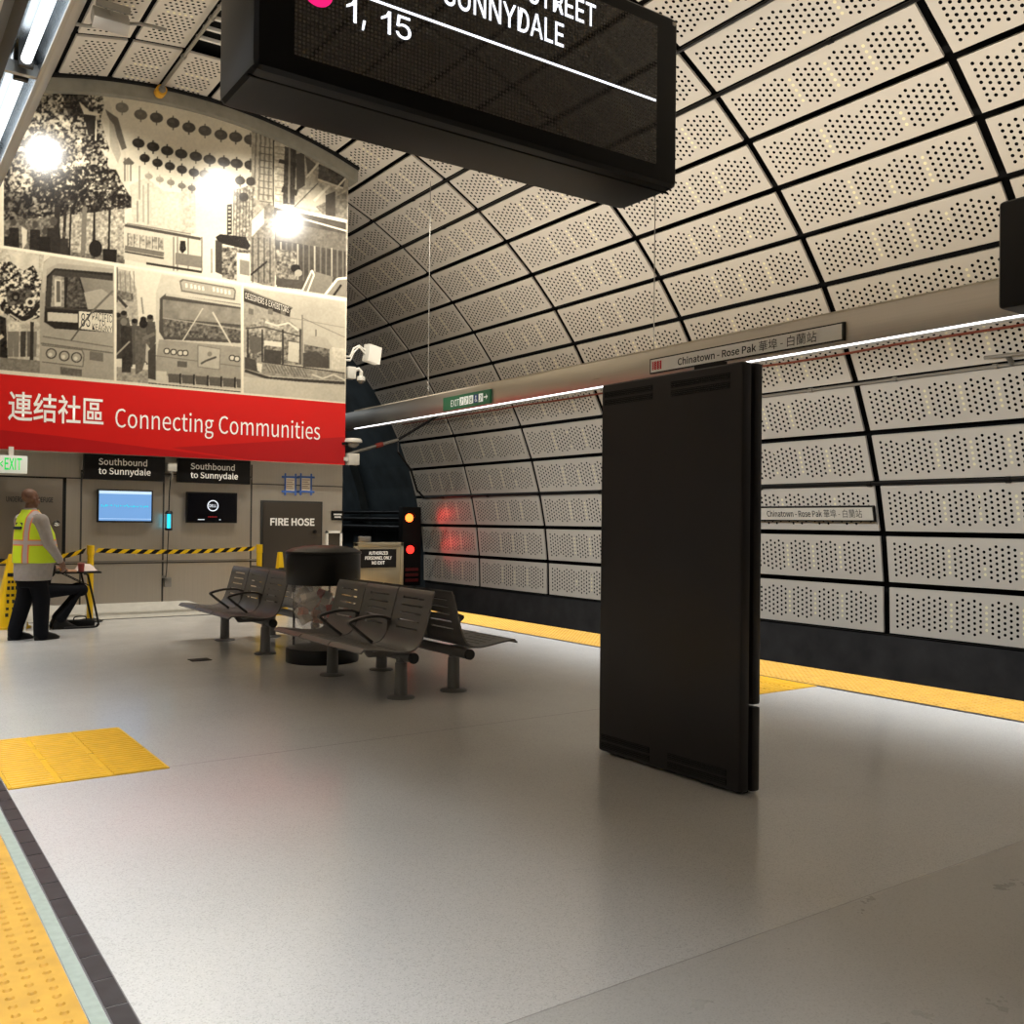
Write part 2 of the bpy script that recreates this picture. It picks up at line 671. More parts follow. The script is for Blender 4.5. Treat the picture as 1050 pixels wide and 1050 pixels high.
# pale stone plinth at the foot of the wall
mb = MB()
mb.hexa([(WX0, 14.42, 0.0), (4.75, 14.42, 0.0), (4.75, 14.6, 0), (WX0, 14.6, 0),
         (WX0, 14.46, 0.012), (4.72, 14.44, 0.012), (4.22, 14.595, .21), (WX0, 14.595, .21)])
mb.hexa([(4.9, 14.56, 0.0), (WX1, 14.56, 0.0), (WX1, 14.6, 0), (4.9, 14.6, 0),
         (4.9, 14.56, .19), (WX1, 14.56, .19), (WX1, 14.6, .19), (4.9, 14.6, .19)])
struct('baseboard_back', mb, M_PLINTH)
mb = MB()
mb.bb((WX0, 14.36, 0.0005), (7.9, 14.385, 0.006))
struct('trim_threshold', mb, mat('threshold_black', (0.02, 0.02, 0.02), .5))
# curved concrete rib over the mural
mb = MB()
xs = [1.0 + (6.78 - 1.0) * i / 40 for i in range(41)]
for i in range(40):
    a, b = xs[i], xs[i + 1]
    zo = lambda x: VZ + math.sqrt((VR - .005) ** 2 - (x - VX) ** 2)
    zi = lambda x: VZ + math.sqrt(7.44 ** 2 - (x - VX) ** 2)
    mb.hexa([(a, 14.28, zi(a)), (b, 14.28, zi(b)), (b, 14.6, zi(b)), (a, 14.6, zi(a)),
             (a, 14.28, zo(a)), (b, 14.28, zo(b)), (b, 14.6, zo(b)), (a, 14.6, zo(a))])
bmesh.ops.remove_doubles(mb.bm, verts=mb.bm.verts[:], dist=1e-5)
struct('trim_arch', mb, M_CONC)
mb = MB()
for i in range(40):
    a, b = xs[i], xs[i + 1]
    zo = lambda x: VZ + math.sqrt(7.665 ** 2 - (x - VX) ** 2)
    zi = lambda x: VZ + math.sqrt(7.615 ** 2 - (x - VX) ** 2)
    mb.hexa([(a, 14.22, zi(a)), (b, 14.22, zi(b)), (b, 14.29, zi(b)), (a, 14.29, zi(a)),
             (a, 14.22, zo(a)), (b, 14.22, zo(b)), (b, 14.29, zo(b)), (a, 14.29, zo(a))])
struct('trim_seal', mb, M_BLACKM)


# ---- platform edges
def domes(mb, x0, x1, y0, y1, nx, ny, r=.0125, h=.005, n=8, z=.006):
    for i in range(nx):
        for j in range(ny):
            cx = x0 + (x1 - x0) * (i + .5) / nx
            cy = y0 + (y1 - y0) * (j + .5) / ny
            a = [mb.v((cx + r * math.cos(2 * PI * k / n), cy + r * math.sin(2 * PI * k / n), z)) for k in range(n)]
            b = [mb.v((cx + r * .6 * math.cos(2 * PI * k / n), cy + r * .6 * math.sin(2 * PI * k / n), z + h)) for k in range(n)]
            mb.face(b)
            for k in range(n):
                mb.face([a[k], a[(k + 1) % n], b[(k + 1) % n], b[k]])


mb = MB()
mb.bb((-0.15, Y_BACK, 0.0), (0.583, 14.3, 0.006))
domes(mb, -0.15, 0.565, 0.9, 7.0, 12, 102, r=.0145, h=.0065, n=12)
tag(mb.build('tactile_strip', M_YEL), 'worn yellow dome-studded warning strip beside the dark stone tile border', 'tactile paving')
mb = MB()
mb.bb((7.20, Y_BACK, 0.0), (8.02, 20.0, 0.006))
domes(mb, 7.22, 8.0, 2.0, 14.0, 13, 200, r=.0125, n=6)
tag(mb.build('tactile_strip', M_YEL), 'long yellow warning strip along the platform edge behind the black kiosk', 'tactile paving')
mb = MB()
mb.bb((7.165, Y_BACK, 0.0), (7.199, 20, 0.004))
struct('trim_1', mb, M_DTILE)
mb = MB()
mb.bb((0.587, Y_BACK, 0.0), (0.632, 14.3, 0.006))
struct('trim_2', mb, M_GRANITE)
mb = MB()
mb.bb((0.636, Y_BACK, 0.0), (0.708, 14.3, 0.003))
mb.mi = 1
y = Y_BACK
mb2 = mb
while y < 14.2:
    mb.bb((0.640, y + .004, 0.002), (0.703, y + .186, 0.005))
    y += .19
o = struct('trim_3', mb, [M_GROUT, M_DTILE])


def guide_pad(name, x0, x1, y0, y1, label):
    mb = MB()
    mb.bb((x0, y0, 0), (x1, y1, 0.006))
    n = int((y1 - y0) / .052)
    cuts = [x0 + (x1 - x0) * t for t in (0, .30, .62, 1)]
    for i in range(n):
        yy = y0 + (y1 - y0) * (i + .5) / n
        for a, b in zip(cuts[:-1], cuts[1:]):
            mb.hexa([(a + .012, yy - .017, .005), (b - .012, yy - .017, .005), (b - .012, yy + .017, .005), (a + .012, yy + .017, .005),
                     (a + .018, yy - .011, .0115), (b - .018, yy - .011, .0115), (b - .018, yy + .011, .0115), (a + .018, yy + .011, .0115)])
    mb.mi = 1
    ym = (y0 + y1) / 2 - .05
    mb.bb((x0, ym - .003, .0055), (x1, ym + .003, .0068))
    return tag(mb.build(name, [M_YEL2, mat('pad_joint', (.25, .14, .01), .7)]), label, 'tactile paving')


guide_pad('guide_pad', 0.712, 1.545, 5.665, 6.93, 'bright yellow ribbed guidance pad on the pale floor beside the near edge strip')
guide_pad('guide_pad', 6.36, 7.162, 5.465, 6.73, 'bright yellow ribbed guidance pad showing behind the black kiosk at the far edge')
# small dark drain plate in the floor
mb = MB()
mb.bb((2.87, 9.75, 0), (3.07, 9.93, .004))
mb.mi = 1
for i in range(5):
    mb.bb((2.885, 9.765 + i * .034, .004), (3.055, 9.78 + i * .034, .006))
tag(mb.build('floor_drain', [M_BLACKM, M_DGREY]), 'small dark square drain plate let into the floor left of the benches', 'drain')

# ------------------------------------------------------------------ the mural: a sepia photo print over a red banner
MY = 14.40           # face of the mural
MX0, MX1 = 1.30, 6.665
MZR = 3.36           # top of the red band
MZB = 2.352          # bottom of the mural
PS = 3               # print cells per survey unit
PW, PH = 362, 420


class Print:
    """a little grey-scale print drawn in the survey grid of the wall"""

    def __init__(s):
        s.a = np.full((PH * PS, PW * PS), 0.86, np.float32)
        yy, xx = np.mgrid[0:PH * PS, 0:PW * PS].astype(np.float32)
        s.x = xx / PS
        s.y = yy / PS
        s.clip = None

    def noise(s, scale, seed, octs=3):
        rng = np.random.default_rng(seed)
        out = np.zeros_like(s.a)
        amp, tot = 1.0, 0
        for o in range(octs):
            sc_ = scale / (2 ** o)
            gh, gw = int(PH / sc_) + 3, int(PW / sc_) + 3
            g = rng.random((gh, gw)).astype(np.float32)
            fx, fy = s.x / sc_, s.y / sc_
            ix, iy = fx.astype(int), fy.astype(int)
            tx, ty = fx - ix, fy - iy
            tx, ty = tx * tx * (3 - 2 * tx), ty * ty * (3 - 2 * ty)
            v = (g[iy, ix] * (1 - tx) + g[iy, ix + 1] * tx) * (1 - ty) + (g[iy + 1, ix] * (1 - tx) + g[iy + 1, ix + 1] * tx) * ty
            out += v * amp
            tot += amp
            amp *= 0.6
        return out / tot

    def mask(s, pts):
        m = np.zeros(s.a.shape, bool)
        P = np.array(pts, np.float32)
        x0, y0 = np.maximum(((P.min(0) - 1) * PS).astype(int), 0)
        x1, y1 = ((P.max(0) + 1) * PS).astype(int) + 1
        X, Y = s.x[y0:y1, x0:x1], s.y[y0:y1, x0:x1]
        r = np.zeros(X.shape, bool)
        n = len(P)
        for i in range(n):
            ax, ay = P[i]
            bx, by = P[(i + 1) % n]
            if ay == by:
                continue
            c = ((ay > Y) != (by > Y)) & (X < (bx - ax) * (Y - ay) / (by - ay) + ax)
            r ^= c
        m[y0:y1, x0:x1] = r
        return m

    def put(s, m, g, k=1.0):
        if s.clip is not None:
            m = m & s.clip
        if isinstance(g, np.ndarray):
            s.a[m] = s.a[m] * (1 - k) + g[m] * k
        else:
            s.a[m] = s.a[m] * (1 - k) + g * k

    def poly(s, pts, g, k=1.0):
        s.put(s.mask(pts), g, k)

    def ell(s, cx, cy, rx, ry, g, k=1.0, rot=0.0):
        c, n = math.cos(rot), math.sin(rot)
        X, Y = s.x - cx, s.y - cy
        m = ((X * c + Y * n) / rx) ** 2 + ((-X * n + Y * c) / ry) ** 2 < 1
        s.put(m, g, k)

    def line(s, pts, w, g, k=1.0):
        for (ax, ay), (bx, by) in zip(pts[:-1], pts[1:]):
            L = math.hypot(bx - ax, by - ay) or 1
            nx, ny = -(by - ay) / L * w / 2, (bx - ax) / L * w / 2
            s.poly([(ax + nx, ay + ny), (bx + nx, by + ny), (bx - nx, by - ny), (ax - nx, ay - ny)], g, k)

    def quad_uv(s, q):
        """bilinear point inside a quad tl,tr,br,bl"""
        tl, tr, br, bl = [np.array(p, float) for p in q]
        return lambda u, v: tuple((tl * (1 - u) + tr * u) * (1 - v) + (bl * (1 - u) + br * u) * v)


def draw_print():
    p = Print()
    fine, mid, big = p.noise(2.3, 1, 2), p.noise(9, 2, 3), p.noise(40, 3, 3)
    grain = p.noise(1.6, 9, 1)
    p.a[:] = 0.86 + (big - .5) * .10
    # ---------------- big street scene
    street = p.mask([(-5, 60), (362, 60), (362, 306), (355, 305), (117, 269), (3.5, 252), (3.5, 180), (-5, 180)])
    p.clip = street
    # distant facades fading into haze
    p.poly([(132, 190), (150, 182), (168, 196), (196, 198), (196, 255), (132, 240)], 0.76 + (fine - .5) * .14)
    for i in range(9):
        x = 134 + i * 7
        p.line([(x, 196 + i * 1.0), (x, 246)], 1.2, 0.66 + .02 * i, .7)
    p.poly([(186, 190), (200, 190), (201, 240), (187, 238)], 0.70 + (fine - .5) * .35, .6)
    # left building with a deep cornice, lamp brackets
    p.poly([(100, 104), (112, 104), (128, 150), (134, 200), (136, 235), (112, 235), (108, 150)], 0.80 + (mid - .5) * .12)
    p.poly([(108, 112), (121, 121), (130, 152), (125, 154), (116, 130), (110, 118)], 0.36)
    p.poly([(112, 122), (117, 128), (124, 158), (121, 168), (113, 150)], 0.66)
    p.poly([(113, 173), (119, 174), (123, 182), (123, 196), (113, 190)], 0.10)
    for x, y0, y1, g in ((128, 162, 186, .42), (131, 165, 186, .70), (134, 166, 186, .45), (143, 170, 205, .55), (141, 206, 228, .5), (147, 190, 228, .6),
                         (152, 188, 230, .55)):
        p.line([(x, y0), (x, y1)], 1.6, g)
    p.poly([(126, 166), (132, 161), (138, 167), (136, 169), (127, 169)], .35)
    # the leafy tree
    tree = p.mask([(-4, 88), (30, 90), (60, 88), (104, 92), (107, 108), (103, 122), (108, 138), (112, 152), (110, 170), (122, 182), (134, 202), (135, 212),
                   (122, 219), (104, 217), (92, 224), (74, 220), (60, 226), (40, 222), (26, 236), (12, 236), (-4, 226)])
    leaf = np.clip((fine * .72 + mid * .28 - .37) * 3.6, 0.07, 0.86)
    leaf = leaf * (0.35 + .95 * mid) * np.where(p.y > 196, .8, 1.0)
    edge = tree & (mid > .18)
    p.put(edge, leaf)
    low = p.mask([(40, 176), (100, 168), (135, 202), (135, 213), (100, 216), (60, 214), (30, 200)])
    p.put(low & (fine < .68), np.clip(leaf * .38, .06, .4))
    p.poly([(64, 96), (84, 92), (90, 108), (86, 120), (70, 118)], np.clip(leaf * .4, .06, .4))
    p.poly([(-4, 190), (30, 200), (40, 224), (20, 238), (-4, 232)], np.clip(leaf * .7, .06, .6))
    # pagoda street lamp in the leaves
    p.poly([(81, 104), (92, 114), (104, 117), (101, 119), (86, 117)], 0.9)
    p.poly([(86, 117), (100, 119), (97, 138), (90, 138)], 0.13)
    p.line([(99, 119), (98, 144)], 1.6, .85)
    p.line([(93, 92), (94, 112)], 1.4, .2)
    # street under the tree: people, trunks, shopfronts
    p.poly([(3, 226), (60, 222), (128, 216), (128, 275), (3, 256)], 0.38 + (fine - .5) * .5)
    p.poly([(60, 222), (128, 214), (128, 262), (62, 258)], 0.62 + (fine - .5) * .6)
    for x, w in ((57, 4), (60, 2), (66, 3), (86, 5), (96, 2), (72, 2), (112, 2)):
        p.line([(x + 1, 212), (x - 1, 262)], w, 0.12 + .3 * (x == 86))
    for x, y, s_, g in ((14, 238, 9, .09), (36, 240, 9, .10), (55, 240, 12, .12), (46, 247, 9, .08), (66, 248, 7, .15), (8, 246, 7, .1)):
        p.ell(x, y - s_ * 1.1, s_ * .32, s_ * .4, g + .12)
        p.poly([(x - s_ * .55, y - s_ * .5), (x + s_ * .55, y - s_ * .5), (x + s_ * .7, y + 24), (x - s_ * .7, y + 24)], g)
    p.poly([(22, 232), (28, 236), (27, 250), (23, 256)], .82)
    p.ell(98, 255, 7, 9, .08)
    p.poly([(105, 255), (120, 256), (119, 272), (106, 270)], .07)
    p.line([(97, 215), (97, 252)], 1.6, .08)
    p.line([(112, 212), (112, 256)], 1.4, .12)
    # lantern garlands
    rows = (
        ((365, 322, .45), (421, 343, .38), (468, 352, .26), (518, 367, .25), (565, 381, .25), (613, 391, .28), (661, 403, .28), (705, 410, .28), (749, 418, .28), (794, 425, .25)),
        ((414, 428, .16), (458, 439, .16), (500, 451, .16), (542, 460, .18), (586, 468, .2), (627, 477, .22), (670, 484, .22), (708, 489, .2), (749, 494, .2), (786, 497, .22)),
        ((433, 473, .12), (471, 487, .12), (508, 497, .13), (544, 507, .14), (580, 516, .15), (612, 521, .4), (718, 540, .25), (752, 545, .2)),
        ((445, 527, .6), (478, 537, .58), (511, 546, .5), (544, 556, .4), (574, 563, .28)))
    for r, (rx, ry) in zip(rows, ((6.8, 5.2), (6.5, 4.8), (5.4, 4.3), (4.2, 3.0))):
        for x, y, g in r:
            x, y = x / 2.917, y / 2.917
            p.line([(x, y - ry - 2), (x, y + ry + 2.5)], 1.5, g + .1)
            p.ell(x, y, rx, ry, g, 1, .22)
            p.ell(x - 1.5, y - 1.6, rx * .45, ry * .35, g + .08, .7, .22)
    # right hand facade: columns, brackets, balconies
    p.poly([(258, 128), (264, 128), (360, 176), (360, 300), (250, 275), (252, 210), (258, 190)], 0.62 + (fine - .5) * .30 + (mid - .5) * .2)
    for i in range(9):
        p.line([(263 + i * 2.3, 134 + i), (260 + i * 2.5, 205)], 1.0, .35 + .35 * (i % 2))
    p.poly([(281, 145), (296, 150), (294, 212), (280, 215)], .74 + (fine - .5) * .4)
    p.line([(280.5, 143), (280, 296)], 1.2, .15)
    for y in range(150, 212, 7):
        p.line([(266, y), (279, y + 2)], 1, .35)
        p.line([(282, y), (292, y + 1.5)], .9, .5)
    p.poly([(292, 150), (304, 154), (302, 210), (290, 209)], .20 + (fine - .5) * .2)
    p.line([(286, 165), (305, 169)], 4, .14)
    p.line([(289, 194), (305, 198)], 6, .18)
    p.line([(297, 152), (296, 208)], 2, .5)
    p.poly([(304, 158), (312, 156), (313, 190), (304, 196)], .25)
    p.poly([(313, 160), (324, 168), (316, 182)], .30)
    p.line([(314, 182), (327, 167)], 2, .85)
    p.poly([(327, 168), (355, 181), (352, 192), (326, 184)], .25 + (fine - .5) * .3)
    p.line([(326, 184), (352, 193)], 1.8, .8)
    p.line([(344, 194), (355, 182)], 1.8, .85)
    p.line([(302, 212), (326, 188)], 1.4, .3)
    p.poly([(306, 212), (326, 190), (336, 200), (326, 216)], .68)
    p.poly([(324, 212), (356, 196), (356, 228), (334, 224)], .42 + (fine - .5) * .3)
    p.poly([(334, 200), (344, 196), (344, 222), (334, 221)], .22)
    p.line([(322, 206), (338, 190)], 2.4, .82)
    # hanging signs and fire escapes mid right
    p.poly([(240, 195), (262, 188), (262, 260), (240, 262)], 0.60 + (fine - .5) * .75)
    for i in range(7):
        p.line([(240 + i * 3.2, 194), (239 + i * 3.2, 246)], .8, .3)
    p.poly([(233, 210), (238, 209), (238, 240), (233, 241)], .16)
    for y in range(213, 240, 4):
        p.line([(234, y), (237, y)], 1.8, .75)
    for x, y in ((246, 185), (257, 186), (250, 202)):
        p.ell(x, y, 5, 4.6, .2, 1, .2)
    # awning and parked van
    p.poly([(221, 243), (226, 240), (252, 243), (257, 252), (254, 256), (224, 249)], .08)
    p.poly([(221, 246), (228, 249), (228, 282), (221, 279)], .2)
    p.poly([(228, 252), (256, 257), (255, 290), (228, 285)], .45 + (fine - .5) * .9)
    p.poly([(243, 259), (258, 260), (258, 292), (243, 290)], .84)
    p.poly([(246, 266), (256, 268), (256, 283), (246, 281)], .48)
    p.line([(217, 255), (217, 280)], 1.2, .25)
    # cable car on the hill
    p.poly([(127, 232), (172, 238), (208, 246), (208, 280), (170, 274), (127, 266)], .78)
    p.line([(128, 231), (206, 245)], 3.0, .25 + 0)
    p.line([(130, 229), (196, 240)], 1.2, .45)
    for i in range(6):
        x = 131 + i * 6.3
        p.poly([(x, 239 + i * .9), (x + 5, 239.7 + i * .9), (x + 5, 252 + i * .9), (x, 251 + i * .9)], .62 + (fine - .5) * .6)
        p.line([(x, 239 + i * .9), (x, 252 + i * .9)], .7, .28)
    p.line([(128, 254), (168, 261)], 5, .40)
    p.line([(128, 258), (168, 265)], 1.6, .15)
    for x in (178, 182, 193, 207):
        p.line([(x, 243), (x, 278)], 1.0, .3)
    p.poly([(180, 259), (207, 263), (207, 275), (180, 271)], .45)
    p.poly([(185, 247), (190, 247), (191, 256), (187, 260), (184, 256)], .10)
    p.line([(150, 270), (207, 279)], 2.4, .15)
    p.line([(128, 272), (262, 294)], 3, .86)
    # streetcar close on the right
    p.poly([(281, 212), (355, 226), (355, 300), (283, 292)], .22 + (mid - .5) * .15)
    p.line([(282, 211), (356, 227)], 3.2, .92)
    p.line([(284, 217), (356, 237)], 1.6, .80)
    p.poly([(283, 226), (355, 240), (355, 258), (283, 246)], .33 + (fine - .5) * .12)
    for i in range(12):
        x = 288 + i * 5.8
        p.line([(x, 248 + i * .7), (x, 284 + i)], 1.6, .36 if i % 3 else .6)
    p.poly([(283, 255), (304, 258), (304, 290), (283, 288)], .42 + (fine - .5) * .7)
    p.ell(303, 275, 5, 4, .08)
    p.ell(306, 280, 4, 3.5, .6)
    p.poly([(284, 285), (313, 288), (311, 297), (284, 294)], .25)
    p.poly([(256, 226), (276, 208), (281, 212), (282, 296), (257, 288)], .46 + (fine - .5) * .35)
    p.poly([(258, 226), (271, 213), (271, 229), (258, 243)], .78)
    for x in (259, 265, 271, 277):
        p.line([(x, 244), (x, 290)], 1.2, .15)
    p.line([(257, 282), (274, 268)], 2, .12)
    # parked car roofs
    p.poly([(310, 298), (318, 277), (342, 284), (336, 304)], .45)
    p.line([(310, 298), (320, 277), (322, 282), (315, 300)], 1.6, .9)
    p.poly([(330, 304), (344, 287), (356, 286), (356, 307)], .5)
    p.line([(332, 304), (346, 286), (356, 285)], 2.4, .93)
    p.line([(340, 306), (350, 292)], 2.2, .1)
    # ---------------- lower row of three photographs
    dy = lambda x: 252.4 + x * .1555
    by = lambda x: 382 + x * .0945
    # lion dancers beside a trolley bus
    p.clip = p.mask([(-5, dy(-5) + 2), (117, dy(117) + 2), (117, by(117) - 3), (-5, by(-5) - 3)])
    p.poly([(-5, 250), (45, 255), (45, 390), (-5, 390)], .74 + (fine - .5) * .35)
    p.poly([(8, 256), (40, 262), (40, 300), (22, 296)], .80 + (mid - .5) * .2)
    lion = p.mask([(-5, 270), (10, 268), (24, 278), (34, 272), (44, 290), (46, 312), (40, 326), (22, 330), (6, 322), (-5, 318)])
    p.put(lion, np.clip((fine - .35) * 2.8, .08, .92))
    p.poly([(6, 300), (30, 294), (34, 302), (24, 312), (8, 314)], np.clip(fine * .6, .05, .4))
    p.ell(16, 304, 4.5, 5, .10)
    p.ell(16, 305, 2, 2, .45)
    p.ell(31, 310, 5, 5, .85)
    p.ell(31, 310, 2.6, 2.6, .12)
    p.line([(7, 317), (18, 327), (30, 326), (40, 312)], 5, .12)
    p.line([(10, 322), (24, 331), (38, 324)], 1.6, .8)
    p.poly([(-5, 322), (6, 326), (8, 372), (-5, 374)], .12 + (fine - .5) * .15)
    p.poly([(8, 328), (22, 331), (22, 344), (10, 346)], .82 + (fine - .5) * .4)
    for x in (11, 17, 24, 31, 35):
        p.poly([(x - 3, 340), (x + 3, 340), (x + 2, 366), (x - 3, 366)], .24 + .12 * (x % 3))
    p.line([(33, 330), (32, 384)], 3.5, .18)
    p.poly([(-5, 366), (42, 370), (42, 388), (-5, 386)], .50 + (fine - .5) * .2)
    p.line([(-5, 350), (3, 344)], 4, .8)
    # bus front
    p.poly([(41, 300), (45, 268), (56, 260), (80, 262), (120, 269), (120, 400), (41, 390)], .63 + (mid - .5) * .05)
    p.poly([(44, 272), (52, 262), (70, 261), (120, 270), (120, 276), (60, 270), (48, 276), (46, 300), (43, 300)], .72)
    p.poly([(48, 283), (56, 275), (116, 280), (116, 341), (56, 337), (45, 330)], .12)
    p.poly([(49, 285), (57, 277), (116, 283), (116, 288), (60, 284), (53, 290), (52, 316), (46, 316)], .2)
    p.poly([(54, 282), (66, 284), (66, 316), (52, 316)], .55 + (fine - .5) * .4)
    p.poly([(56, 286), (63, 287), (63, 314), (56, 314)], .80)
    p.poly([(58, 288), (62, 288.5), (62, 310), (58, 310)], .35)
    p.poly([(70, 284), (80, 284), (90, 315), (68, 316)], .28 + (fine - .5) * .4)
    p.poly([(82, 284), (116, 288), (116, 318), (92, 317)], .52 + (big - .5) * .25)
    p.poly([(86, 300), (104, 296), (116, 304), (116, 318), (90, 317)], .64)
    p.line([(48, 315), (116, 320)], 2, .22)
    p.poly([(49, 320), (80, 322), (80, 331), (49, 329)], .78)
    p.poly([(81, 319), (115.5, 322), (115.5, 341), (81, 337)], .90)
    p.line([(116, 298), (94, 320)], 2.0, .40)
    p.line([(94, 320), (73, 349)], 1.6, .3)
    p.line([(44, 345), (116, 356)], 1.2, .42)
    p.line([(42, 352), (116, 362)], 1.5, .40)
    p.poly([(43, 354), (84, 359), (86, 362), (85, 376), (43, 372)], .66)
    p.line([(43, 354), (84, 359), (86, 364), (85, 376), (43, 371)], 1.0, .38)
    for x, y in ((52.5, 362.5), (66, 365), (78.5, 366.5)):
        p.ell(x, y, 5.6, 5.4, .22)
        p.ell(x, y, 4.3, 4.2, .66)
        p.ell(x - 1, y + 1, 2, 2, .86)
    p.poly([(92, 360), (106, 362), (106, 371), (92, 369)], .42)
    p.poly([(62, 376), (84, 379), (84, 386), (62, 384)], .38 + (fine - .5) * .2)
    # passengers boarding a coach
    p.clip = p.mask([(119.5, dy(119) + 3), (247, dy(247) + 3), (247, by(247) - 3), (119.5, by(119) - 3)])
    p.poly([(118, 268), (248, 288), (248, 320), (118, 330)], .86)
    p.poly([(119, 275), (132, 278), (140, 296), (142, 330), (119, 330)], .66 + (fine - .5) * .3)
    p.poly([(119, 272), (121, 272), (121, 310), (119, 310)], .3)
    for x in (123, 128, 133, 137):
        p.line([(x, 278), (x + 1, 300)], 1, .48)
    p.poly([(120, 297), (136, 301), (137, 310), (121, 306)], .42 + (fine - .5) * .4)
    p.line([(120, 304), (130, 315)], 3, .2)
    p.line([(145, 305), (147, 322)], 1.6, .5)
    p.poly([(118, 376), (160, 380), (160, 400), (118, 396)], .60 + (fine - .5) * .3)
    for x, y, hh, g in ((122, 328, 40, .22), (130, 334, 48, .20), (128, 326, 20, .3), (139, 334, 40, .3), (148, 332, 40, .33), (155, 330, 44, .28)):
        p.ell(x - 1, y - 3, 3.4, 3.8, .34)
        p.ell(x - 1, y - 5, 3.3, 2.4, .10)
        p.poly([(x - 5, y), (x + 4, y), (x + 6, y + hh * .5), (x + 4, y + hh), (x - 5, y + hh)], g + 0 * grain)
    p.poly([(123, 332), (135, 336), (136, 376), (126, 378)], .18 + (fine - .5) * .1)
    p.ell(127, 330, 3.4, 4, .45)
    p.poly([(138, 338), (150, 340), (154, 352), (146, 380), (139, 384)], .36 + (fine - .5) * .15)
    p.ell(147, 332, 4.4, 4.5, .10)
    p.line([(146, 348), (159, 342)], 3.4, .42)
    p.poly([(150, 352), (157, 362), (154, 375), (149, 370)], .72)
    p.line([(119, 364), (133, 350)], 1.6, .62)
    # coach front
    p.poly([(160, 300), (166, 280), (186, 276), (248, 288), (248, 400), (152, 392), (153, 366), (160, 350)], .78)
    p.poly([(164, 306), (170, 301), (248, 312), (248, 352), (168, 348), (163, 340)], .26)
    p.poly([(167, 307), (248, 317), (248, 333), (167, 326)], .52 + (mid - .5) * .2)
    p.poly([(167, 327), (248, 336), (248, 349), (168, 345)], .36 + (fine - .5) * .5)
    p.line([(167, 326), (248, 338)], 1.1, .62)
    p.line([(208, 316), (187, 350)], 1.3, .78)
    p.line([(218, 320), (241, 360)], 1.6, .82)
    p.poly([(184, 288), (187, 286), (240, 295), (242, 298), (241, 308), (186, 299)], .40)
    p.poly([(185.5, 289.5), (188, 287.5), (239, 296.5), (240.5, 298.5), (239.5, 306), (187, 297.5)], .66)
    for i, x in enumerate((191, 196, 200, 204, 208, 219, 223, 227, 231, 235)):
        p.line([(x, 290.5 + i * .8), (x + .5, 295 + i * .8)], 2.2, .92)
    p.line([(170, 302), (248, 314)], 2.4, .74)
    p.poly([(163, 348), (248, 356), (248, 392), (158, 384)], .60 + (mid - .5) * .1)
    p.line([(154, 364), (248, 376)], 1, .45)
    for x, y in ((171, 360), (178, 361), (185, 362), (190, 362), (238, 367), (243, 368)):
        p.ell(x, y, 3.4, 3.3, .2)
        p.ell(x, y, 2.3, 2.2, .85)
    p.poly([(203, 354), (226, 358), (225, 379), (203, 376)], .70)
    p.line([(203, 354), (226, 358), (225, 379), (203, 376), (203, 354)], .8, .45)
    p.line([(206, 373), (211, 370), (222, 366)], 2.0, .28)
    p.ell(215, 363, 2.5, 2.5, .5)
    p.poly([(182, 370), (192, 371), (192, 377), (182, 376)], .35)
    for i in range(6):
        x = 172 + i * 14
        p.poly([(x, 383 + i * 1.1), (x + 13, 384 + i * 1.1), (x + 13, 393 + i * 1.1), (x + 1, 392 + i * 1.1)], .33)
        p.line([(x + 13, 383 + i), (x + 13, 394 + i)], 1.4, .1)
    p.poly([(160, 380), (171, 381), (170, 390), (160, 389)], .8)
    p.line([(152, 394), (248, 403)], 3, .14)
    p.poly([(152, 360), (160, 352), (160, 390), (152, 388)], .24)
    # parade float before a shop
    p.clip = p.mask([(250, dy(250) + 3), (354, dy(354) + 2), (354, by(354) - 3), (250, by(250) - 3)])
    p.poly([(248, 290), (358, 300), (358, 420), (248, 410)], .72 + (big - .5) * .12)
    p.poly([(248, 294), (298, 316), (297, 350), (248, 362)], .60 + (fine - .5) * .16)
    p.poly([(250, 296), (300, 315.5), (298, 318), (297, 325), (250, 309)], .18)
    p.line([(250, 297), (300, 316)], 1.6, .4)
    for x in (255, 275, 288):
        p.poly([(x, 316), (x + 5, 317), (x + 5, 323), (x, 322)], .42)
    p.poly([(252, 336), (268, 326), (298, 330), (310, 338), (309, 348), (270, 344), (252, 338)], .58 + (fine - .5) * .6)
    p.line([(252, 337), (270, 335), (308, 345)], 1.4, .25)
    p.line([(272, 330), (284, 334), (296, 331), (306, 339)], 1.8, .86)
    p.poly([(253, 340), (307, 348), (307, 374), (253, 370)], .46 + (fine - .5) * .7)
    for x in (254, 269, 290, 308):
        p.line([(x, 338), (x, 374)], 1.4, .16)
    p.poly([(271, 349), (289, 351), (289, 356), (271, 354)], .86)
    p.poly([(256, 344), (268, 346), (268, 360), (262, 363), (256, 358)], .35)
    p.poly([(296, 350), (307, 352), (306, 372), (295, 370)], .80)
    p.poly([(271, 358), (289, 360), (288, 373), (271, 371)], .22)
    p.line([(310, 323), (310, 375)], 1.3, .35)
    p.line([(298, 326), (354, 336)], .6, .5)
    p.line([(310, 326), (354, 346)], .6, .4)
    p.poly([(311, 352), (318, 344), (334, 346), (342, 357), (338, 358), (312, 353)], .68)
    p.line([(324, 338), (324, 345)], 1.2, .3)
    p.poly([(312, 353), (338, 358), (338, 376), (312, 372)], .38 + (fine - .5) * .5)
    p.poly([(311, 362), (324, 360), (338, 370), (338, 378), (311, 376)], .25)
    p.poly([(340, 356), (356, 358), (356, 380), (340, 378)], .80 + (fine - .5) * .2)
    p.poly([(251, 368), (268, 371), (356, 383), (356, 391), (274, 385), (251, 378)], .56 + (fine - .5) * .25)
    p.line([(269, 371), (356, 383)], 1.2, .22)
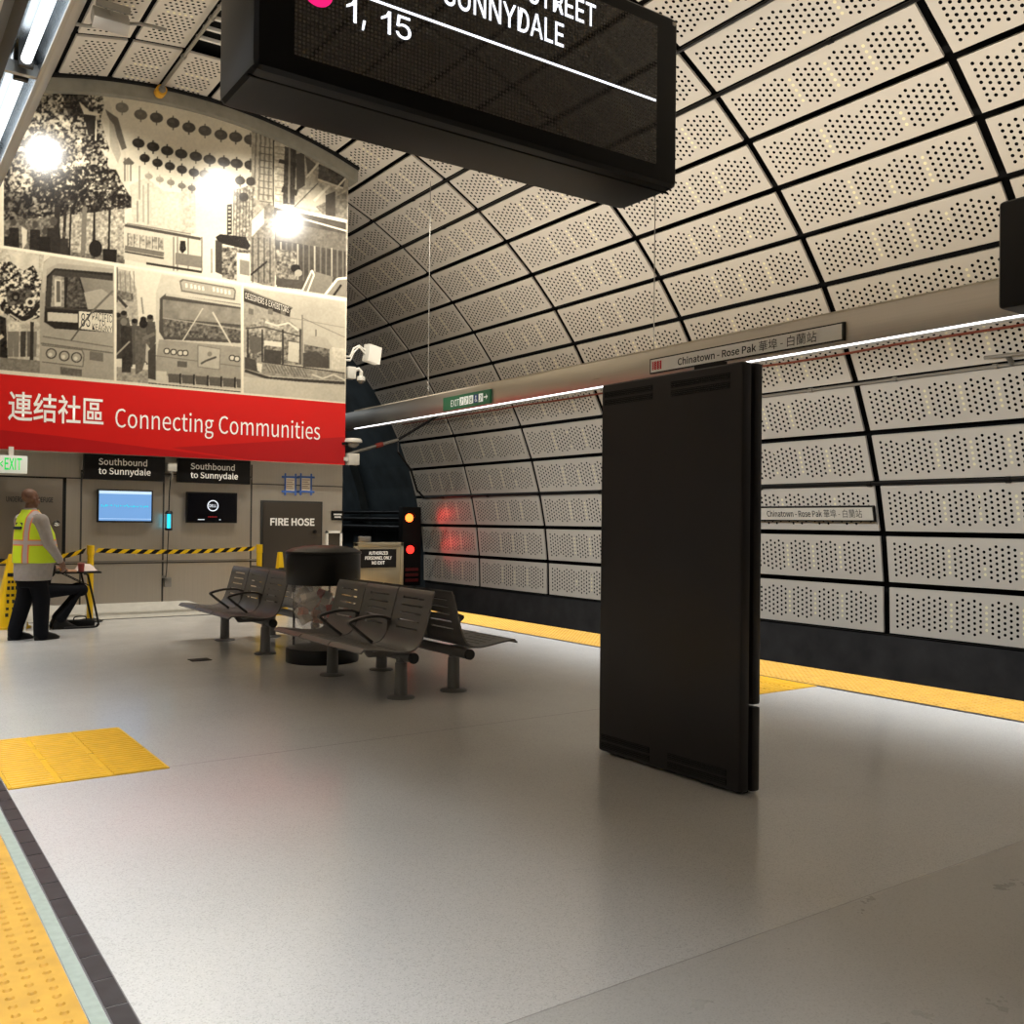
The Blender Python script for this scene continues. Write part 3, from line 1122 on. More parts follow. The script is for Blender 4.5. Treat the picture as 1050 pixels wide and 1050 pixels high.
    for i in range(13):
        p.line([(272 + i * 3.2, 373 + i * .4), (277 + i * 3.2, 382 + i * .4)], .8, .36)
    p.line([(320, 384), (331, 388), (342, 384), (354, 390)], 1.6, .82)
    p.poly([(251, 366), (262, 369), (266, 382), (251, 378)], .25)
    p.poly([(263, 372), (269, 373), (268, 382), (264, 380)], .86)
    p.line([(251, 380), (276, 388), (356, 393)], 3, .2)
    p.poly([(248, 386), (356, 396), (356, 420), (248, 410)], .78 + (mid - .5) * .06)
    # ---------------- white keylines between the prints
    p.clip = None
    p.line([(-5, 251.8), (356, 307.8)], 2.6, .95)
    p.line([(3, 85), (3, 253)], 1.6, .90)
    p.line([(118.3, 270), (118.3, 394)], 2.2, .95)
    p.line([(248.6, 290), (248.6, 406)], 2.2, .95)
    p.line([(-5, 380.5), (356, 414.5)], 3.4, .93)
    p.a += (grain - .5) * .05
    # soften a little, like an enlarged print
    a = p.a
    a = (a + np.roll(a, 1, 0) + np.roll(a, -1, 0) + np.roll(a, 1, 1) + np.roll(a, -1, 1)) / 5
    return np.clip(a, 0.03, 0.97)


def mural_print(parent, base):
    img = draw_print()
    NX, NZ = 560, 460
    xs = np.linspace(MX0, MX1, NX)
    top = VZ + np.sqrt(7.47 ** 2 - (xs - VX) ** 2)
    t = np.linspace(0, 1, NZ)[:, None]
    Zg = (MZR - .02) + t * (top[None, :] - (MZR - .02))
    Xg = np.repeat(xs[None, :], NZ, 0)
    # where each point of the wall lies in the survey grid
    d = np.stack([Xg, np.full_like(Xg, MY), Zg - EYE], -1) @ CAM.T
    px = 525 + FPX * d[..., 0] / d[..., 2]
    py = 525 - FPX * d[..., 1] / d[..., 2]
    ix = np.clip(px * PS, 0, PW * PS - 2)
    iy = np.clip(py * PS, 0, PH * PS - 2)
    x0, y0 = ix.astype(int), iy.astype(int)
    tx, ty = ix - x0, iy - y0
    g = (img[y0, x0] * (1 - tx) + img[y0, x0 + 1] * tx) * (1 - ty) + (img[y0 + 1, x0] * (1 - tx) + img[y0 + 1, x0 + 1] * tx) * ty
    # sepia ink
    dark, light = np.array([0.055, 0.042, 0.036]), np.array([0.93, 0.89, 0.79])
    srgb = dark + (light - dark) * g[..., None]
    lin = np.where(srgb < .04045, srgb / 12.92, ((srgb + .055) / 1.055) ** 2.4)
    col = np.concatenate([lin, np.ones_like(g)[..., None]], -1).astype(np.float32)
    co = np.stack([Xg - base[0], np.full_like(Xg, MY - base[1]), Zg - base[2]], -1).astype(np.float32)
    me = bpy.data.meshes.new('photo_print')
    n = NX * NZ
    idx = np.arange(n).reshape(NZ, NX)
    q = np.stack([idx[:-1, :-1], idx[:-1, 1:], idx[1:, 1:], idx[1:, :-1]], -1).reshape(-1, 4)
    me.vertices.add(n)
    me.vertices.foreach_set('co', co.ravel())
    me.loops.add(q.size)
    me.loops.foreach_set('vertex_index', q.ravel().astype(np.int32))
    me.polygons.add(len(q))
    me.polygons.foreach_set('loop_start', (np.arange(len(q)) * 4).astype(np.int32))
    at = me.color_attributes.new('ink', 'FLOAT_COLOR', 'POINT')
    at.data.foreach_set('color', col.ravel())
    me.update()
    me.validate()
    m = mat('sepia_print', (.5, .5, .5), 0.16, spec=0.5)
    nt = m.node_tree
    a = nt.nodes.new('ShaderNodeAttribute')
    a.attribute_name = 'ink'
    nt.links.new(a.outputs['Color'], nt.nodes['Principled BSDF'].inputs['Base Color'])
    return link_mesh('photo_print', me, m, parent)


B = (4.0, 14.4, 2.352)
mural = thing('photo_mural', 'large arched sepia photo mural with a red Connecting Communities banner below it', 'mural', B)
mb = MB(B)
pts = [(MX0, MY + .003, MZB), (MX1, MY + .003, MZB)]
for i in range(25):
    x = MX1 + (MX0 - MX1) * i / 24
    pts.append((x, MY + .003, VZ + math.sqrt(7.47 ** 2 - (x - VX) ** 2)))
mb.prism(pts, (0, .19, 0))
mb.build('backing_board', mat('mural_backing', (.55, .53, .48), .5), mural)
mural_print(mural, B)
mb = MB(B)
mb.bb((MX0, MY - .001, MZB), (MX1, MY + .01, MZR))


def mpt(px, py, y=MY - .0025):
    x, z = at_y(px, py, y)
    return (x, y, z)


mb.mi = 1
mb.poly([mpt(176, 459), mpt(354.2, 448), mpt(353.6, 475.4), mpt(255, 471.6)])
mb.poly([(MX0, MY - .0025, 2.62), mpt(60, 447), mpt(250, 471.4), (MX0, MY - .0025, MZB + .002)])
mb.mi = 0
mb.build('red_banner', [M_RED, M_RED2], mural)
x, z = at_y(8, 431, MY)
x2, z2 = at_y(106, 434, MY)
lettering('連结社區', (x, MY - .003, z), (1, 0, 0), (0, 0, 1), x2 - x, .40, M_TXTW, mural, B, thick=.002, humanist=True, bold=.004)
x, z = at_y(118, 440, MY)
x2, _ = at_y(328, 448, MY)
lettering('Connecting Communities', (x, MY - .003, z - .06), (1, 0, 0), (0, 0, 1), x2 - x, .37, M_TXTW, mural, B, thick=.002, humanist=True)
xa, za = at_y(83, 334.5, MY)
xb, zb = at_y(92.5, 322, MY)
lettering('83', (xa, MY - .001, za), (1, 0, 0), (0, 0, 1), xb - xa, zb - za, M_TXTK, mural, B, thick=.001)
for s_, u0, v0, u1, v1 in (('PACIFIC', 94.5, 328, 115, 322.5), ('TO', 101, 332.5, 108, 329.5), ('KEAGNY', 94.5, 338, 115, 334)):
    xa, za = at_y(u0, v0, MY)
    xb, zb = at_y(u1, v1, MY)
    lettering(s_, (xa, MY - .001, za), (1, 0, -.03), (0, 0, 1), xb - xa, max(.045, zb - za), M_TXTK, mural, B, thick=.001)
xa, za = at_y(251.5, 306, MY)
xb, zb = at_y(296, 321, MY)
lettering('DESIGNERS & EXHIBITORS', (xa, MY - .001, za), (xb - xa, 0, zb - za), (0, 0, 1), math.hypot(xb - xa, zb - za), .095,
          mat('print_pale_ink', (.62, .56, .46), .3), mural, B, thick=.001)


# ------------------------------------------------------------------ things on the end wall
def W(px, py, y=WY):
    x, z = at_y(px, py, y)
    return (x, y, z)


def plate(mb, p, q, y0, y1):
    """upright slab between two measured corners, from depth y0 to y1"""
    mb.bb((p[0], y0, p[2]), (q[0], y1, q[2]))


# refuge door at the left
a, b = W(-14, 577), W(64, 497)
mb = MB()
mb.bb((a[0], WY - .03, .80), (b[0], WY + .01, 1.985))
d1 = struct('door_1', mb, M_DOOR, bevel=.004)
mb = MB()
mb.bb((b[0], WY - .008, .80), (b[0] + .05, WY + .01, 1.985))
mb.bb((a[0], WY - .008, 1.985), (b[0] + .05, WY + .01, 2.0))
mb.build('door_gap', M_BLACKM, d1)
h = W(57, 537)
mb = MB()
mb.cyl((h[0], WY - .07, h[2]), (h[0], WY - .03, h[2]), .045, 20)
mb.ball((h[0], WY - .085, h[2] - .01), (.04, .03, .03))
mb.build('door_handle', mat('chrome', (.8, .8, .78), .12, metal=1.0), d1, smooth=40)
p, q = W(6, 514.5), W(54, 509.5)
lettering('UNDERGROUND REFUGE', (p[0], WY - .031, p[2]), (1, 0, 0), (0, 0, 1), q[0] - p[0], .075, M_TXTK, d1, bold=.006, humanist=True)

# green exit sign
a, b = W(-5, 484.5, 14.3), W(28.3, 467.7, 14.3)
o = thing('exit_sign', 'white lit EXIT sign with green letters hung under the red banner', 'exit sign', ((a[0] + b[0]) / 2, 14.3, a[2]))
mb = MB(o.location)
mb.bb((a[0], 14.3, a[2]), (b[0], 14.36, b[2]))
mb.build('sign_box', mat('exit_white_face', (.72, .74, .68), .4, emit=(.8, .85, .75), es=.25), o, bevel=.006)
mb = MB(o.location)
mb.bb(((a[0] + b[0]) / 2 - .03, 14.34, b[2]), ((a[0] + b[0]) / 2 + .03, 14.42, b[2] + .12))
mb.build('bracket', M_WHITE, o)
G_EXIT = mat('exit_green', (.01, .35, .06), .4, emit=(.01, .62, .10), es=.9)
p, q = W(4.5, 481.5, 14.3), W(22.5, 470, 14.3)
lettering('EXIT', (p[0], 14.299, p[2]), (1, 0, 0), (0, 0, 1), q[0] - p[0], q[2] - p[2], G_EXIT, o, o.location, bold=.006, humanist=True)
p, q = W(0, 479, 14.3), W(3, 472, 14.3)
lettering('<', (p[0], 14.299, p[2]), (1, 0, 0), (0, 0, 1), q[0] - p[0], q[2] - p[2], G_EXIT, o, o.location, bold=.006, humanist=True)

# two black direction boards
for i, (u0, v0, u1, v1, t0, t1, w0, w1, lab) in enumerate((
        (86, 491, 169.5, 465.5, 101, 470, 154.5, 488, 'black Southbound to Sunnydale board over the lit blue screen'),
        (182.5, 494.5, 257, 468.5, 195.5, 475, 244, 491.5, 'black Southbound to Sunnydale board over the dark screen'))):
    a, b = W(u0, v0, 14.5), W(u1, v1, 14.5)
    o = thing('direction_sign', lab, 'sign', ((a[0] + b[0]) / 2, 14.55, a[2]))
    mb = MB(o.location)
    mb.bb((a[0], 14.5, a[2]), (b[0], 14.598, 2.348))
    mb.build('sign_panel', M_BLACK, o, bevel=.004)
    p, q = W(t0, w0 if False else t1 + 0, 14.5), W(w0, w1, 14.5)
    x0, x1 = W(t0, 480, 14.5)[0], W(w0, 480, 14.5)[0]
    zt, zb = W(t0, t1, 14.5)[2], W(t0, w1 - (1.5 if i == 0 else 1), 14.5)[2]
    hl = (zt - zb) * .44
    lettering('Southbound', (x0, 14.498, zt - hl + .01), (1, 0, 0), (0, 0, 1), (x1 - x0) * .93, hl, M_TXTW, o, o.location, bold=.006, humanist=True)
    lettering('to Sunnydale', (x0, 14.498, zb - .02), (1, 0, 0), (0, 0, 1), x1 - x0, hl * 1.27, M_TXTW, o, o.location, bold=.006, humanist=True)

# two wall monitors
for i, (u0, v0, u1, v1, lab) in enumerate(((99.5, 535.5, 157, 503, 'wall monitor with a lit pale blue screen, left of the insect lamp'),
                                           (191, 536, 243.5, 505.5, 'wall monitor showing a round white logo on black, right of the insect lamp'))):
    a, b = W(u0, v0, 14.52), W(u1, v1, 14.52)
    cx = (a[0] + b[0]) / 2
    o = thing('wall_monitor', lab, 'screen', (cx, 14.56, a[2]))
    mb = MB(o.location)
    mb.bb((a[0], 14.52, a[2]), (b[0], 14.575, b[2]))
    mb.build('case', M_BLACK, o, bevel=.006)
    mb = MB(o.location)
    mb.bb((cx - .2, 14.57, a[2] + .1), (cx + .2, 14.599, b[2] - .1))
    mb.build('wall_mount', M_BLACKM, o)
    mb = MB(o.location)
    if i == 0:
        mb.bb((a[0] + .022, 14.516, a[2] + .024), (b[0] - .022, 14.521, b[2] - .02))
        mb.build('screen', mat('screen_blue', (.05, .1, .2), .2, emit=(.20, .42, .80), es=.85), o)
        mb = MB(o.location)
        mb.bb((a[0] + .022, 14.5145, b[2] - .062), (b[0] - .022, 14.517, b[2] - .02))
        mb.bb((a[0] + .022, 14.5145, a[2] + .05), (b[0] - .022, 14.517, a[2] + .056))
        mb.build('screen_bar', mat('screen_pale', (.2, .3, .4), .2, emit=(.62, .80, .95), es=.9), o)
        zc = (a[2] + b[2]) / 2
        mb = MB(o.location)
        rr = random.Random(5)
        x = a[0] + .05
        while x < b[0] - .06:
            wd = rr.uniform(.006, .02)
            mb.bb((x, 14.514, zc - rr.uniform(.0, .018)), (x + wd, 14.517, zc + rr.uniform(.004, .022)))
            x += wd + rr.uniform(.006, .016)
        mb.build('screen_text', mat('screen_cyan', (.0, .3, .4), .2, emit=(.04, .62, .80), es=.9), o)
    else:
        mb.bb((a[0] + .02, 14.516, a[2] + .02), (b[0] - .02, 14.521, b[2] - .02))
        mb.build('screen', mat('screen_black', (.004, .004, .006), .15), o)
        lc = W(218.3, 518.6, 14.515)
        m_ = mat('screen_white', (.3, .3, .3), .3, emit=(.75, .82, .9), es=1.0)
        mb = MB(o.location)
        ring = [(lc[0] + .078 * math.cos(2 * PI * k / 28), 14.514, lc[2] + .078 * math.sin(2 * PI * k / 28)) for k in range(28)]
        mb.tube(ring, .008, 6, closed=True)
        mb.build('logo_ring', m_, o)
        lettering('DELL', (lc[0] - .056, 14.515, lc[2] - .022), (1, 0, 0), (0, 0, 1), .112, .044, m_, o, o.location, bold=.006, humanist=True)
        mb = MB(o.location)
        mb.bb((a[0] + .17, 14.515, a[2] + .045), (a[0] + .27, 14.517, a[2] + .055))
        mb.bb((b[0] - .28, 14.515, a[2] + .045), (b[0] - .255, 14.517, a[2] + .055))
        mb.build('screen_text', m_, o)
        mb = MB(o.location)
        for k in range(6):
            mb.bb((lc[0] - .07 + k * .024, 14.515, a[2] + .085), (lc[0] - .055 + k * .024, 14.517, a[2] + .10))
        mb.build('screen_text', mat('screen_red', (.2, 0, 0), .3, emit=(.3, .02, .02), es=.6), o)

# insect lamp hanging on a cable, junction box, outlet
c = W(173, 534, 14.42)
o = thing('insect_lamp', 'small hanging insect lamp with a glowing cyan tube between two screens', 'lamp', (c[0], 14.42, c[2]))
bz, tz = W(173, 544, 14.42)[2], W(173, 524, 14.42)[2]
mb = MB(o.location)
mb.lathe([(.052, tz - .045), (.058, tz - .035), (.05, tz - .01), (.03, tz + .005)], (c[0], 14.42, 0), 16)
mb.build('top_cap', M_BLACK, o, smooth=40)
mb = MB(o.location)
mb.lathe([(.04, bz), (.056, bz + .008), (.056, bz + .035)], (c[0], 14.42, 0), 16)
mb.build('bottom_cap', M_BLACK, o, smooth=40)
mb = MB(o.location)
mb.cyl((c[0], 14.42, bz + .03), (c[0], 14.42, tz - .04), .026, 14)
mb.build('glow_tube', mat('insect_tube', (0, .3, .4), .3, emit=(.02, .55, .85), es=2.2), o, smooth=40)
mb = MB(o.location)
for k in range(8):
    t = 2 * PI * k / 8
    mb.cyl((c[0] + .048 * math.cos(t), 14.42 + .048 * math.sin(t), bz + .03), (c[0] + .048 * math.cos(t), 14.42 + .048 * math.sin(t), tz - .04), .0035, 6)
mb.build('guard_wire', M_BLACK, o)
j = W(176, 479, 14.5)
mb = MB(o.location)
mb.tube([(c[0], 14.42, tz), (c[0] + .01, 14.44, tz + .3), (j[0] - .01, 14.5, j[2] - .12), (j[0] - .01, 14.54, j[2] - .03)], .009, 8)
mb.build('hanging_cord', M_BLACK, o)
ou = W(172, 597, 14.55)
mb = MB(o.location)
mb.tube([(c[0], 14.42, bz), (c[0] + .0, 14.45, bz - .25), (ou[0] - .02, 14.55, ou[2] + .16), (ou[0] - .03, 14.57, ou[2] + .03)], .007, 8)
mb.build('power_cord', M_BLACK, o)
o = thing('junction_box', 'small white junction box on an arm between the two direction boards', 'junction box', j)
mb = MB(j)
mb.box(j, (.13, .11, .13))
mb.build('box', M_OFFW, o, bevel=.012)
mb = MB(j)
mb.tube([(j[0], 14.5, j[2] - .06), (j[0] + .01, 14.54, j[2] - .15), (j[0] + .0, 14.585, j[2] - .17)], .022, 8)
mb.build('arm', M_OFFW, o)
o = thing('power_outlet', 'grey weatherproof outlet box low on the steel wall', 'outlet', (ou[0], 14.57, ou[2]))
mb = MB(o.location)
mb.bb((ou[0] - .05, 14.535, ou[2] - .07), (ou[0] + .05, 14.598, ou[2] + .07))
mb.build('box', M_STEELD, o, bevel=.012)
mb = MB(o.location)
mb.bb((ou[0] - .075, 14.56, ou[2] + .06), (ou[0] - .03, 14.598, ou[2] + .10))
mb.build('plug', M_STEELD, o, bevel=.008)

# fire hose cabinet door
a, b = W(268, 513, 14.57), W(331, 513, 14.57)
o = thing('fire_hose_cabinet', 'dark bronze fire hose cabinet in the steel wall behind the litter bin', 'cabinet', ((a[0] + b[0]) / 2, 14.59, .3))
mb = MB(o.location)
mb.bb((a[0], 14.575, .3), (b[0], 14.61, a[2]))
mb.build('frame', M_DGREY, o, bevel=.006)
mb = MB(o.location)
mb.bb((a[0] + .03, 14.555, .33), (b[0] - .03, 14.59, a[2] - .03))
dd = mb.build('door', M_BRONZE, o, bevel=.004)
p, q = W(277, 539, 14.555), W(322.5, 531.5, 14.555)
lettering('FIRE HOSE', (p[0], 14.554, p[2]), (1, 0, 0), (0, 0, 1), q[0] - p[0], q[2] - p[2], M_TXTW, dd, o.location, bold=.014, humanist=True)
p = W(322.5, 545, 14.55)
mb = MB(o.location)
mb.cyl((p[0], 14.52, p[2]), (p[0], 14.556, p[2]), .028, 16)
mb.build('latch', M_BLACK, dd, smooth=40)

# small black notice and framed call point
a, b = W(339.5, 533.5), W(351.5, 524)
o = thing('wall_notice', 'small black notice with white lettering near the right end of the steel wall', 'sign', ((a[0] + b[0]) / 2, 14.59, a[2]))
mb = MB(o.location)
mb.bb((a[0], 14.58, a[2]), (b[0], 14.598, b[2]))
mb.build('plate', M_BLACK, o)
for k, (t0, t1) in enumerate(((.18, .85), (.25, .75))):
    z = b[2] - (b[2] - a[2]) * (.45 + .28 * k)
    mb = MB(o.location)
    x = a[0] + (b[0] - a[0]) * t0
    while x < a[0] + (b[0] - a[0]) * t1:
        mb.bb((x, 14.577, z), (x + .022, 14.581, z + .025))
        x += .03
    mb.build('lettering', M_TXTW, o)
a, b = W(333.5, 566), W(350, 544.5)
o = thing('call_point', 'white framed call point recess with a dark panel above the steel gate', 'call point', ((a[0] + b[0]) / 2, 14.59, a[2]))
mb = MB(o.location)
w_ = .035
for p, q in (((a[0], a[2]), (a[0] + w_, b[2])), ((b[0] - w_, a[2]), (b[0], b[2])), ((a[0], b[2] - w_), (b[0], b[2])), ((a[0], a[2]), (b[0], a[2] + w_))):
    mb.bb((p[0], 14.56, p[1]), (q[0], 14.598, q[1]))
mb.build('frame', M_WHITE, o)
mb = MB(o.location)
mb.bb((a[0] + .03, 14.585, a[2] + .03), (b[0] - .03, 14.598, b[2] - .03))
mb.build('panel', M_BRONZE, o)

# two sheets of paper held with blue tape
M_TAPE = mat('blue_tape', (.05, .13, .42), .6)
for i, (u0, u1) in enumerate(((291.5, 303.5), (307.5, 319.5))):
    a, b = W(u0, 504), W(u1, 489.5)
    o = thing('taped_paper', ('white paper notice taped up in blue, the one nearer the screens', 'white paper notice taped up in blue, the one nearer the dark tunnel')[i],
              'paper', ((a[0] + b[0]) / 2, 14.595, a[2]))
    mb = MB(o.location)
    mb.bb((a[0], 14.592, a[2]), (b[0], 14.594, b[2]))
    sheet = mb.build('sheet', mat('paper', (.78, .72, .60), .7), o)
    mb = MB(o.location)
    for k in range(6):
        z = b[2] - .05 - k * .035
        mb.bb((a[0] + .035, 14.5905, z), (b[0] - .035 - .03 * (k % 2), 14.5925, z + .012))
    mb.build('printing', mat('faded_print', (.35, .22, .18), .7), sheet)
    for z in (a[2], b[2]):
        mb = MB(o.location)
        mb.bb((a[0] - .05, 14.5885, z - .016), (b[0] + .05, 14.5915, z + .016))
        mb.build('tape', M_TAPE, o)
    for x in (a[0] + .01, b[0] - .01):
        mb = MB(o.location)
        mb.bb((x - .014, 14.587, a[2] - .06), (x + .014, 14.59, b[2] + .06))
        mb.build('tape', M_TAPE, o)

# cameras and lamp heads on the edge of the mural
c = W(381.5, 363.5, 14.45)
o = thing('side_floodlight', 'square off-white floodlight on curved pipes beside the mural, above the dome camera', 'floodlight', c)
mb = MB(c)
mb.box(c, (.27, .16, .29), Matrix.Rotation(.12, 3, 'Y') @ Matrix.Rotation(.25, 3, 'Z'))
mb.build('head', M_OFFW, o, bevel=.012)
for dz in (0, -.06):
    mb = MB(c)
    mb.tube([(c[0] - .12, 14.45, c[2] + .05 + dz), (c[0] - .24, 14.45, c[2] + .12 + dz * .4), (c[0] - .34, 14.45, c[2] + .06 + dz), (c[0] - .40, 14.45, c[2] - .08 + dz), (c[0] - .62, 14.46, c[2] - .09 + dz)], .018, 8)
    mb.build('pipe', M_OFFW, o)
c = W(364, 384, 14.4)
o = thing('dome_camera', 'white dome camera on a bent arm at the mural edge, above the red banner', 'camera', c)
mb = MB(c)
mb.box((c[0] - .07, 14.42, c[2] + .02), (.14, .14, .2))
mb.build('mount_box', M_OFFW, o, bevel=.012)
mb = MB(c)
mb.tube([(c[0] - .02, 14.4, c[2] + .06), (c[0] + .05, 14.36, c[2] + .09), (c[0] + .09, 14.36, c[2] + .05), (c[0] + .09, 14.36, c[2] - .03)], .032, 10)
mb.build('arm', M_OFFW, o, smooth=40)
mb = MB(c)
mb.lathe([(.02, .03), (.06, .02), (.07, -.01), (.07, -.05)], (c[0] + .09, 14.36, c[2] - .05), 18)
mb.build('housing', M_OFFW, o, smooth=40)
mb = MB(c)
mb.ball((c[0] + .09, 14.36, c[2] - .10), (.058, .058, .055))
mb.build('dome', mat('smoked_dome', (.25, .24, .22), .1), o, smooth=40)
c = W(362, 453, 14.4)
o = thing('dome_camera', 'flat white dome camera at the mural edge beside the foot of the red banner', 'camera', c)
mb = MB(c)
mb.lathe([(.05, .06), (.13, .05), (.15, .02), (.15, -.01), (.08, -.02)], c, 22)
mb.build('cover', M_OFFW, o, smooth=40)
mb = MB(c)
mb.lathe([(.10, -.02), (.10, -.05), (.06, -.09), (.02, -.10)], c, 20)
mb.build('dome', mat('smoked_dome', (.25, .24, .22), .1), o, smooth=40)
mb = MB(c)
mb.bb((c[0] - .2, 14.38, c[2] - .06), (c[0] + .05, 14.42, c[2] - .02))
mb.build('arm', M_BLACK, o)
c = W(361.5, 471, 14.4)
o = thing('speaker_box', 'white box speaker at the mural edge under the flat dome camera', 'speaker', c)
mb = MB(c)
mb.box(c, (.19, .14, .19))
mb.build('case', M_OFFW, o, bevel=.012)
mb = MB(c)
mb.bb((c[0] - .16, 14.38, c[2] - .03), (c[0] - .08, 14.42, c[2] + .03))
mb.build('arm', M_OFFW, o)

# steel gate between the wall and the platform edge
a, b = W(363, 556), W(413, 556)
o = thing('staff_gate', 'waist-high steel gate with a black Authorized Personnel Only notice', 'gate', ((a[0] + b[0]) / 2, WY, 0))
mb = MB(o.location)
mb.bb((a[0] + .05, WY - .02, .10), (b[0] - .05, WY + .02, b[2] - .06))
mb.build('leaf', brushed('gate_steel', (.55, .48, .34), .34), o, bevel=.004)
mb = MB(o.location)
for x0, x1, z0, z1 in ((a[0], a[0] + .06, .008, b[2]), (b[0] - .06, b[0], .008, b[2]), (a[0], b[0], b[2] - .07, b[2])):
    mb.bb((x0, WY - .035, z0), (x1, WY + .035, z1))
mb.build('frame', brushed('gate_steel', (.55, .48, .34), .34), o, bevel=.006)
mb = MB(o.location)
mb.bb((a[0] + .08, WY - .03, b[2]), (a[0] + .30, WY + .03, b[2] + .10))
mb.build('latch_box', M_STEELD, o, bevel=.01)
p, q = W(369, 582.5, WY - .035), W(406.5, 563, WY - .035)
mb = MB(o.location)
mb.bb((p[0], WY - .034, p[2]), (q[0], WY - .02, q[2]))
s_ = mb.build('notice', M_BLACK, o)
xm = (p[0] + q[0]) / 2
for k, (t, wd) in enumerate((('NO EXIT', .24), ('PERSONNEL ONLY', .50), ('AUTHORIZED', .36))):
    lettering(t, (xm - wd / 2, WY - .036, p[2] + .055 + .082 * k), (1, 0, 0), (0, 0, 1), wd, .058, M_TXTW, s_, o.location, bold=.006, humanist=True)

# ------------------------------------------------------------------ barrier posts, belt, caution cones
POSTS = ((1.0, 14.25), (W(92.5, 600, 14.2)[0], 14.2), (W(265.5, 600, 14.2)[0], 14.2))
for i, (x, y) in enumerate(POSTS):
    if i == 0:
        continue
    o = thing('barrier_post', ('yellow barrier post behind the little folding table', 'yellow barrier post in front of the fire hose cabinet')[i - 1], 'barrier post', (x, y, 0))
    mb = MB(o.location)
    mb.lathe([(.17, 0), (.17, .02), (.06, .05)], (x, y, 0), 24)
    mb.build('base', M_RUB, o, smooth=40)
    mb = MB(o.location)
    mb.cyl((x, y, .04), (x, y, .93), .042, 18)
    mb.build('post', M_YPL, o, smooth=40)
    mb = MB(o.location)
    mb.cyl((x, y, .93), (x, y, 1.06), .05, 18)
    mb.build('belt_head', M_YPL, o, smooth=40)


def belt(name, p, q, sag, label):
    mb = MB()
    n = 44
    h = .032
    pts = []
    for i in range(n + 1):
        t = i / n
        pts.append(Vector(p).lerp(Vector(q), t) - Vector((0, 0, sag * 4 * t * (1 - t))))
    L = (Vector(q) - Vector(p)).length
    # slanting stripes
    ns = int(L / .085)
    for i in range(ns):
        mb.mi = i % 2
        sk = .5 * 1 / ns
        t0, t1 = i / ns, (i + 1) / ns

        def pos(t, z):
            t = min(max(t, 0), 1)
            return Vector(p).lerp(Vector(q), t) + Vector((0, 0, z - sag * 4 * t * (1 - t)))
        for yy in (0,):
            A = [pos(t0 - sk, -h), pos(t1 - sk, -h), pos(t1 + sk, h), pos(t0 + sk, h)]
            mb.hexa(A + [v + Vector((0, .004, 0)) for v in A])
    return tag(mb.build(name, [M_YPL, M_BLACKM]), label, 'barrier belt')


belt('barrier_belt', (POSTS[1][0] + .055, 14.2, .99), (POSTS[2][0] - .055, 14.2, 1.0), .035, 'black and yellow striped belt stretched across the steel wall between two yellow posts')
belt('barrier_belt', (POSTS[0][0], 14.22, .99), (POSTS[1][0] - .055, 14.2, .99), .14, 'black and yellow striped belt sagging behind the person in the vest')


def caution_cone(x, y, h, hw, rz, label, tp=.26):
    o = thing('caution_cone', label, 'caution cone', (x, y, 0), rz)
    mb = MB()
    mb.loft([(0, 0, 0, hw * 1.12, hw * 1.12), (.03, 0, 0, hw * 1.12, hw * 1.12)], 16, 6)
    mb.build('base', M_YPL, o)
    mb = MB()
    mb.loft([(.03, 0, 0, hw, hw), (h * .5, 0, 0, hw * (.5 + .5 * tp), hw * (.5 + .5 * tp)), (h - .03, 0, 0, hw * (tp + .04), hw * (tp + .04)), (h, 0, 0, hw * tp, hw * tp)], 24, 5)
    mb.build('body', M_YPL, o, smooth=40)
    mb = MB()
    for k in range(7):
        z = .16 + k * .085
        w_ = hw * (1 - z / h * (1 - tp))
        for j in range(3):
            xx = (-.5 + j * .5) * w_ * .9
            mb.bb((xx - .018 + .004 * (k % 3), -w_ - .006, z), (xx + .018, -w_ + .012, z + .045 - .012 * (k % 2)))
    mb.build('lettering', M_TXTK, o)
    return o


caution_cone(1.735, 13.9, .96, .20, 0.1, 'tall yellow caution cone standing behind the person in the vest', .12)
caution_cone(W(287, 575, 13.9)[0], 13.9, .95, .115, .1, 'slim yellow caution cone standing between the benches and the fire hose cabinet')


# ------------------------------------------------------------------ overhead lighting beams
def beam_lamp_label(s):
    return s


BX0, BX1, BZ0, BZ1 = 7.53, 7.72, 3.12, 3.43
o = thing('lighting_beam', 'long brushed steel lighting beam over the far platform edge, carrying the station name sign', 'light beam', (7.62, 6.5, BZ0))
mb = MB(o.location)
mb.bb((BX0, -3.0, BZ0), (BX1, 16.4, BZ1))
mb.build('housing', M_STEELB, o, bevel=.006)
mb = MB(o.location)
mb.bb((BX0 + .004, -3.0, BZ0 - .010), (BX0 + .036, 15.9, BZ0 + .002))
mb.build('light_strip', mat('led_strip', (.9, .9, .9), .4, emit=(.95, .97, 1.0), es=3.2), o)
mb = MB(o.location)
mb.bb((BX0 + .05, -3.0, BZ1), (BX1 - .02, 16.0, BZ1 + .03))
mb.build('uplight_strip', mat('uplight_lens', (.6, .55, .45), .5), o)
for y in (8.05, 13.25):
    mb = MB(o.location)
    x = BX0 + .03
    mb.cyl((x, y, BZ1 - .01), (x, y, VZ + math.sqrt((VR + .05) ** 2 - (x - VX) ** 2)), .006, 6)
    mb.build('hanger_wire', M_PIPE, o)
o = thing('lighting_beam', 'lighting beam with two bright tubes overhead at the near platform edge', 'light beam', (.50, 4, 3.08))
LX0, LX1, LZ = 0.405, 0.592, 3.08
mb = MB(o.location)
mb.bb((LX0, -3, LZ + .12), (LX1, 14.2, LZ + .33))
mb.build('housing', M_STEELB, o)
mb = MB(o.location)
mb.bb((LX0, -3, LZ), (LX0 + .038, 14.2, LZ + .125))
mb.build('side_flange', M_DGREY, o, bevel=.003)
mb = MB(o.location)
